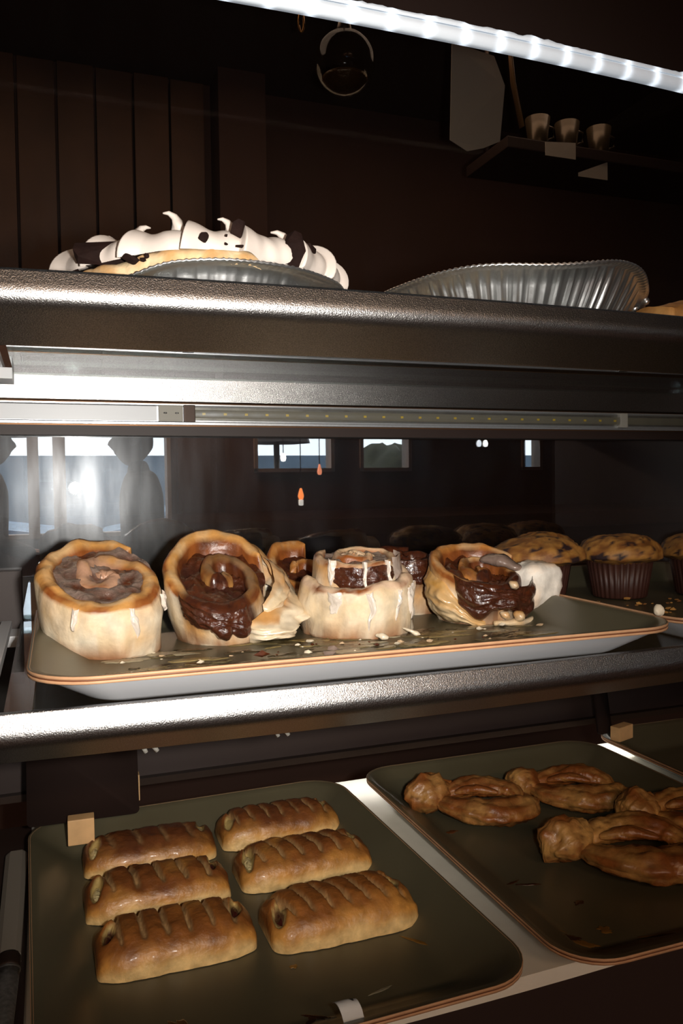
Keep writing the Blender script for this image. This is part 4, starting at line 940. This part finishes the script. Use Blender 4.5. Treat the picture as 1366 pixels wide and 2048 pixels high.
# third pastry, only a corner
o = thing('pie_slice', 'corner of a golden crust with icing behind the shelf edge, far right', 'pie', W(0.735, 0.79, ZU), 0.2)
m = MB(); P = []; K = []
for i in range(15):
    u = i / 14; row = []
    for j in range(12):
        t = j / 11; y = -0.03 + 0.07 * t; x = -0.065 + 0.075 * u; z = 0.036 + 0.014 * smooth(0, 0.8, u) + 0.006 * math.sin(PI * t) + 0.002 * fbm((x, y, 0), 60, 3, 2)
        row.append((x, y, z)); K.append((*mix(rgb(214, 160, 92), rgb(176, 116, 56), 0.5 + 0.5 * fbm((x, y, 0), 50, 3, 4)), 0.55))
    P.append(row)
m.grid(P, col=K); b = [[(p[0] + 0.004, p[1], 0.001) for p in r] for r in P]; m.grid(b, col=(*rgb(214, 176, 120), 0.6))
nb = 15 * 12
edge = [i * 12 for i in range(15)] + [14 * 12 + j for j in range(1, 12)] + [i * 12 + 11 for i in range(13, -1, -1)] + [j for j in range(10, 0, -1)]
for a, b_ in zip(edge, edge[1:] + edge[:1]): m.f.append((a, b_, b_ + nb, a + nb))
m.build('crust', M_['pastry'], o)
blob([(-0.030, -0.026, 0.046), (-0.016, -0.028, 0.050), (-0.004, -0.024, 0.052)], [0.003, 0.005, 0.003], GLAZE, 91, 0.002, 10, (1, 0.6, 1), colfn=lambda p, t, a, d: (*rgb(240, 226, 214), 0.4)).build('icing', M_['icing'], o)

# ------------------------------------------------------------------ dim things behind the glass
bs = thing('back_counter', 'dark wooden counter along the back wall behind the case', 'counter', (0.9, 2.2, 0))
MB().box(-1.6, 2.2, -0.30, 0.36, 0.0, EYE - 0.12).build('cabinet', M_['wall'], bs, flat=True)
MB().box(-1.65, 2.25, -0.34, 0.38, EYE - 0.12, EYE - 0.08).build('worktop', M_['planks'], bs, flat=True, bevel=0.004)
sh = thing('wall_shelf', 'dark shelf holding cups high behind the upper right glass', 'shelf', W(1.25, 1.98, 0.905))
MB().box(-0.10, 0.75, -0.12, 0.10, -0.030, 0.0).build('board', M_['black'], sh, flat=True, bevel=0.003)
for x in (-0.06, 0.70): MB().tube([(x, 0.05, 0.0), (x, 0.05, 0.395)], 0.006, 8).build('hanging_rod', M_['black'], sh)
# hanging glass globe
g = thing('globe_lamp', 'hanging clear glass globe with amber base behind the glass, top middle', 'lamp', W(0.640, 1.70, 0.930))
gm = glass_mat('globe_glass', (0.93, 0.90, 0.82), 0.02, 3.5, 0.07, 0.03)
MB().lathe([(0.012, 0.066)] + [(0.067 * math.sin(t), 0.067 * math.cos(t)) for t in np.linspace(0.2, PI - 0.02, 22)], 40).build('glass', gm, g)
MB().lathe([(0.0001, -0.064)] + [(0.060 * math.sin(t), -0.060 * math.cos(t) - 0.002 + (0.010 if t > 1.0 else 0)) for t in np.linspace(0.1, 1.0, 9)] + [(0.0001, -0.030)], 40).build('amber_base', mat('amber', rgb(62, 40, 14), 0.3, 0.3, bump=0.8, bscale=60, bdist=0.006), g)
MB().lathe([(0.0001, 0.062), (0.014, 0.062), (0.016, 0.075), (0.012, 0.09), (0.004, 0.095), (0.0001, 0.095)], 20).build('cap', M_['blackmetal'], g)
MB().tube([(0, 0, 0.09), (0, 0, 0.37)], 0.003, 8).build('cord', M_['black'], g)
ch = thing('hanging_chain', 'thin brass chain hanging left of the glass globe', 'chain', W(0.548, 1.72, 1.15))
for k in range(9):
    z = 0.15 - 0.036 * k; a = (k % 2) * PI / 2
    MB().tube([(0.006 * math.cos(t) * math.cos(a), 0.006 * math.cos(t) * math.sin(a), z + 0.022 * math.sin(t)) for t in np.linspace(0, 2 * PI, 13)[:-1]], 0.0022, 6, closed=True).build('link', mat('old_brass', rgb(150, 104, 46), 0.35, 0.9) if k == 0 else bpy.data.materials['old_brass'], ch)
# paper sheet
o = thing('paper_sheet', 'pale sheet of paper hanging behind the glass at the upper right', 'paper', W(0.98, 1.72, 0.90))
outl = [(-0.070, 0.125), (-0.078, -0.100), (-0.030, -0.118), (0.020, -0.100), (0.070, -0.075), (0.085, 0.06), (0.055, 0.125)]
m = MB(); P = [[(x, d + 0.012 * math.sin(x * 20), z) for x, z in outl] for d in (0, 0.0012)]
m.grid(P, cv=True); m.f += [tuple(range(7)), tuple(range(7, 14))[::-1]]; m.build('sheet', mat('grey_paper', rgb(176, 164, 148), 0.8), o, flat=True)
MB().tube([(0.075, -0.02, 0.36), (0.075, -0.022, 0.16), (0.085, -0.024, 0.05), (0.110, -0.022, -0.05)], 0.010, 8, flat=0.4).build('strap', mat('brown_strap', rgb(120, 84, 44), 0.5), o)
# cups on the shelf
cupm = mat('brass_cup', rgb(74, 62, 46), 0.3, 0.5)
def cup(label, x):
    o = thing('cup', label, 'cup', W(x * 1.055, 1.92, 0.9055), 0, 'cups on the high shelf')
    MB().lathe([(0.0001, 0.002), (0.022, 0.002), (0.024, 0.006), (0.034, 0.085), (0.031, 0.085), (0.022, 0.010), (0.0001, 0.010)], 28).build('body', cupm, o)
    MB().tube([(0.030, 0, 0.070), (0.050, 0, 0.066), (0.052, 0, 0.040), (0.028, 0, 0.030)], 0.004, 8).build('handle', cupm, o)
for lab, x in (('small metal cup nearest the hanging paper on the high shelf', 1.215), ('small metal cup in the middle of the high shelf', 1.305), ('small metal cup at the right of the high shelf row', 1.405)): cup(lab, x)
def card(label, loc, w, h, cut, rot):
    o = thing('card', label, 'card', W(*loc), rot)
    q = [(-w / 2, 0), (w / 2, 0), (w / 2, h), (-w / 2, h * cut)]
    m = MB(); m.grid([[(x, d, z) for x, z in q] for d in (0, 0.002)], cv=True); m.f += [(0, 1, 2, 3), (7, 6, 5, 4)]
    m.build('face', bpy.data.materials['grey_paper'], o, flat=True)
card('small pale card below the cups on the high shelf front', (1.310, 1.855, 0.866), 0.095, 0.044, 0.8, 0.0)
card('pale slanted card to the right of the cups, lower than the other card', (1.420, 1.864, 0.827), 0.095, 0.049, 0.2, 0.0)

# ------------------------------------------------------------------ people and street, seen mirrored in the rear glass
def skin_body(name, nodes, edges, m, parent, sub=2):
    me = bpy.data.meshes.new(name); me.from_pydata([n[:3] for n in nodes], edges, []); me.materials.append(m)
    o = bpy.data.objects.new(name, me); C.objects.link(o); o.parent = parent
    md = o.modifiers.new('skin', 'SKIN'); md.use_smooth_shade = True
    for i, n_ in enumerate(nodes):
        r = n_[3]; me.skin_vertices[0].data[i].radius = r if isinstance(r, tuple) else (r, r)
    me.skin_vertices[0].data[0].use_root = True
    s = o.modifiers.new('sub', 'SUBSURF'); s.levels = sub; s.render_levels = sub
    return o
M_['coat'] = mat('dark_coat', rgb(52, 44, 40), 0.9); M_['skin'] = mat('skin', rgb(150, 104, 84), 0.6); M_['hat'] = mat('dark_hat', rgb(58, 48, 42), 0.9); M_['trouser'] = mat('dark_trousers', rgb(44, 40, 42), 0.9)
def person(label, loc, rot, H, hat):
    p = thing('person', label, 'person', (loc[0], loc[1], 0), rot, None); k = H / 1.75
    nodes = [(0, 0, 0.95, (0.15, 0.11)), (0, 0.0, 1.12, (0.145, 0.105)), (0, 0.0, 1.30, (0.165, 0.115)), (0, 0.0, 1.43, (0.12, 0.085)), (0, -0.01, 1.50, (0.055, 0.055)), (0, -0.02, 1.56, (0.052, 0.052)),
             (0.19, 0, 1.41, 0.062), (0.25, 0.0, 1.16, 0.048), (0.20, -0.20, 1.08, 0.038), (-0.19, 0, 1.41, 0.062), (-0.25, 0.0, 1.16, 0.048), (-0.20, -0.20, 1.08, 0.038),
             (0.09, 0, 0.86, 0.095), (0.10, -0.01, 0.50, 0.066), (0.10, 0.02, 0.09, 0.046), (0.10, -0.14, 0.045, 0.040), (-0.09, 0, 0.86, 0.095), (-0.10, -0.01, 0.50, 0.066), (-0.10, 0.02, 0.09, 0.046), (-0.10, -0.14, 0.045, 0.040)]
    nodes = [(a * k, b * k, c * k, (tuple(q * k for q in r) if isinstance(r, tuple) else r * k)) for a, b, c, r in nodes]
    E_ = [(0, 1), (1, 2), (2, 3), (3, 4), (4, 5), (3, 6), (6, 7), (7, 8), (3, 9), (9, 10), (10, 11), (0, 12), (12, 13), (13, 14), (14, 15), (0, 16), (16, 17), (17, 18), (18, 19)]
    skin_body('body', nodes, E_, M_['coat'], p)
    # head with brow, nose, chin
    P = []
    for i in range(25):
        t = PI * i / 24; row = []
        for j in range(32):
            a = 2 * PI * j / 32; x = 0.074 * math.sin(t) * math.cos(a); y = 0.094 * math.sin(t) * math.sin(a); z = 0.115 * math.cos(t)
            if z < -0.03: x *= 1 - 0.35 * (-(z + 0.03) / 0.085); y = y * (1 - 0.18 * (-(z + 0.03) / 0.085)) - 0.012 * (-(z + 0.03) / 0.085)
            fr = math.exp(-((a - 1.5 * PI) / 0.16) ** 2)
            y -= 0.024 * fr * math.exp(-((z + 0.012) / 0.022) ** 2) * (1.0 if z < 0.03 else 0.3)
            y += 0.008 * (math.exp(-((a - 1.5 * PI - 0.42) / 0.16) ** 2) + math.exp(-((a - 1.5 * PI + 0.42) / 0.16) ** 2)) * math.exp(-((z - 0.015) / 0.016) ** 2)
            y -= 0.005 * math.exp(-((a - 1.5 * PI) / 0.3) ** 2) * math.exp(-((z + 0.055) / 0.010) ** 2)
            row.append((x * k, (y - 0.035) * k, (z + 1.645) * k))
        P.append(row)
    MB().grid(P, cv=True).build('head', M_['skin'], p)
    for sx in (-1, 1):
        MB().lathe([(0.0001, -0.008), (0.014, -0.006), (0.018, 0.0), (0.012, 0.006), (0.0001, 0.004)], 14).build('ear', M_['skin'], p, (sx * 0.076 * k, -0.030 * k, 1.640 * k)).rotation_euler = (0, PI / 2, 0)
        # hand: palm, four fingers, thumb
        hn = [(0, 0, 0, 0.020), (0, -0.05, -0.005, (0.034, 0.014))]; he = [(0, 1)]
        for f in range(4):
            b0 = len(hn); xx = -0.027 + 0.018 * f; ln = (0.062, 0.074, 0.070, 0.052)[f]
            hn += [(xx, -0.085, -0.008, 0.0095), (xx, -0.085 - ln * 0.55, -0.018, 0.0085), (xx, -0.085 - ln * 0.85, -0.040, 0.0075)]; he += [(1, b0), (b0, b0 + 1), (b0 + 1, b0 + 2)]
        b0 = len(hn); hn += [(-sx * 0.035, -0.045, -0.008, 0.011), (-sx * 0.055, -0.075, -0.016, 0.0095)]; he += [(0, b0), (b0, b0 + 1)]
        skin_body('hand', [(a * k, b * k, c * k, (tuple(q * k for q in r) if isinstance(r, tuple) else r * k)) for a, b, c, r in hn], he, M_['skin'], p, 1).location = (sx * 0.195 * k, -0.215 * k, 1.075 * k)
    if hat == 'brim':
        MB().lathe([(0.0001, 0.105), (0.06, 0.10), (0.085, 0.08), (0.094, 0.02), (0.10, 0.004), (0.155, -0.012), (0.160, -0.016), (0.10, -0.004), (0.088, -0.004)], 40, (0, -0.035 * k, 1.69 * k)).build('wide_brimmed_hat', M_['hat'], p)
    else:
        MB().lathe([(0.0001, 0.080), (0.05, 0.072), (0.082, 0.045), (0.092, 0.0), (0.088, -0.006)], 36, (0, -0.030 * k, 1.69 * k)).build('cap', M_['hat'], p)
        Pb = [[(0.075 * math.cos(a) * (1 - 0.1 * q), -0.03 - (0.085 + 0.085 * q) * abs(math.sin(a)) ** 0.8, 1.690 * k - 0.012 * q + d) for a in np.linspace(PI, 2 * PI, 17)] for q in (0, 0.5, 1.0) for d in (0,)]
        MB().grid(Pb).build('cap_peak', M_['hat'], p)
    return p
person('person in dark clothes and wide-brimmed hat, mirrored in the rear glass', (0.39, -1.22), math.radians(-80), 1.60, 'brim')
person('person in peaked cap seen side-on, mirrored at the left edge of the glass', (-0.265, -1.75), math.radians(80), 1.62, 'cap')

def car(label, loc, rot, colr):
    o = thing('car', label, 'car', loc, rot, 'cars parked outside')
    prof = [(-2.0, 0.30), (-2.05, 0.55), (-1.95, 0.80), (-1.35, 0.92), (-0.75, 1.38), (0.55, 1.42), (1.15, 0.98), (1.90, 0.88), (2.05, 0.60), (2.0, 0.30)]
    m = MB(); P = []
    for y, s, dz in ((-0.82, 0.94, 0.0), (-0.86, 1.0, 0.0), (0.86, 1.0, 0.0), (0.82, 0.94, 0.0)):
        P.append([(x * s, y * (0.80 if z > 1.2 else 1.0), z) for x, z in prof])
    m.grid(P, cv=True); k = len(prof); m.f.append(tuple(range(k))); m.f.append(tuple(range(3 * k, 4 * k))[::-1])
    m.build('car_body', mat('car_paint', colr, 0.25, 0.2, coat=1.0), o, flat=True, bevel=0.02)
    gl = mat('car_glass', rgb(60, 76, 90), 0.1)
    for sy in (-1, 1):
        q = [(-1.22, 0.97), (-0.72, 1.32), (0.50, 1.35), (0.98, 0.99)]
        MB().grid([[(x, sy * (0.875 - 0.17 * max(0, (z - 0.97) / 0.4) + d), z) for x, z in q] for d in (-0.02, 0.01)], cv=True).build('side_window', gl, o, flat=True)
        MB().add([(x, sy * (0.885 - 0.17 * max(0, (z - 0.97) / 0.4)), z) for x, z in q], [(0, 1, 2, 3)]).build('side_glass', gl, o, flat=True)
        for x in (-1.25, 1.28):
            w = MB(); w.tube([(0, -0.11, 0), (0, 0.11, 0)], 0.32, 24); wo = w.build('wheel', mat('tyre', rgb(36, 36, 38), 0.8), o, (x, sy * 0.80, 0.32))
            hb = MB(); hb.tube([(0, -0.012, 0), (0, 0.012, 0)], 0.19, 18); hb.build('hub', M_['plainsteel'], wo, (0, sy * 0.115, 0))
    for y in (-0.6, 0.6): MB().box(2.0, 2.06, y - 0.16, y + 0.16, 0.62, 0.76).build('headlight', M_['lacquer'], o, flat=True)
    return o
car('blue car parked outside, mirrored left of the flash glare', (-1.6, -6.6, -0.02), 0.06, rgb(120, 160, 200))
car('silver blue car parked outside, mirrored in the second window', (2.6, -8.2, -0.02), 0.1, rgb(170, 196, 220))
pr = thing('parasol', 'dark patio parasol outside, mirrored in the second window', 'parasol', (2.10, -5.2, -0.02))
MB().tube([(0, 0, 0), (0, 0, 2.0)], 0.03, 10).build('pole', M_['blackmetal'], pr)
MB().lathe([(0.001, 0.28), (0.16, 0.22), (0.17, 0.16), (0.33, 0.08), (0.34, 0.04), (0.32, 0.04), (0.001, 0.16)], 8, (0, 0, 1.70)).build('canopy', mat('parasol_cloth', rgb(60, 50, 44), 0.9), pr, flat=True)
MB().lathe([(0.001, 0), (0.25, 0), (0.25, 0.05), (0.04, 0.09), (0.001, 0.09)], 20).build('base', M_['blackmetal'], pr)
random.seed(8)
def bush(label, loc, s, seed):
    o = thing('bush', label, 'bush', loc, 0, 'bushes outside the third window')
    m = MB(); P = []
    for i in range(19):
        t = PI * i / 18; row = []
        for j in range(28):
            a = 2 * PI * j / 28; d = Vector((math.sin(t) * math.cos(a), math.sin(t) * math.sin(a), math.cos(t))); f = fbm(d, 2.2, 4, seed)
            d = d * s * (1 + 0.28 * f); row.append((d.x, d.y, d.z + s * 1.05))
        P.append(row)
    m.grid(P, cv=True); m.build('leaves', mat('dark_leaves', rgb(58, 58, 40), 0.9, vary=0.4, vscale=14), o)
    MB().tube([(0, 0, -loc[2] - 0.02), (0, 0, s * 0.5)], 0.05, 8).build('stem', M_['planks'], o)
bush('rounded dark bush outside, mirrored in the third window at left', (2.33, -3.95, 0.72), 0.36, 1)
bush('rounded dark bush outside, mirrored in the third window at right', (2.98, -4.60, 0.70), 0.46, 2)

# small pendant bulbs in the room
def bulb(label, loc, c1, e1, r, ln, white=False):
    o = thing('pendant_bulb', label, 'lamp', W(*loc), 0, 'small pendant bulbs in the room')
    MB().lathe([(0.0001, -r * 1.2), (r * 0.7, -r), (r, 0), (r * 0.8, r), (0.3 * r, ln), (0.0001, ln)], 16).build('glass_bulb', mat('glowing_bulb', c1, 0.3, emit=c1, estr=e1), o)
    if white: MB().lathe([(0.0001, -r * 3.2), (r * 0.8, -r * 3.0), (r * 0.8, -r * 1.2), (0.0001, -r * 1.1)], 16).build('candle', mat('glowing_candle', (1, 0.9, 0.75), 0.4, emit=(1, 0.92, 0.8), estr=1.6), o)
    MB().tube([(0, 0, ln), (0, 0, 1.3 - loc[2])], 0.003, 6).build('cord', M_['black'], o)
bulb('glowing orange pendant bulb with white candle foot, mirrored mid glass', (1.352, -2.0, -0.055), (1.0, 0.25, 0.06), 3.2, 0.017, 0.045, True)
bulb('fainter orange pendant bulb, mirrored to the upper right of the first', (1.465, -2.0, 0.080), (1.0, 0.32, 0.16), 2.0, 0.014, 0.045)
bulb('round white pendant bulb, mirrored against the second window', (1.395, -2.5, 0.178), (1, 0.97, 0.88), 5.0, 0.019, 0.03)
bulb('left of two small white bulbs, mirrored beyond the third window', (2.78, -2.5, 0.272), (0.9, 0.95, 1.0), 2.6, 0.017, 0.03)
bulb('right of two small white bulbs, mirrored beyond the third window', (2.83, -2.5, 0.272), (1, 0.98, 0.92), 5.0, 0.017, 0.03)
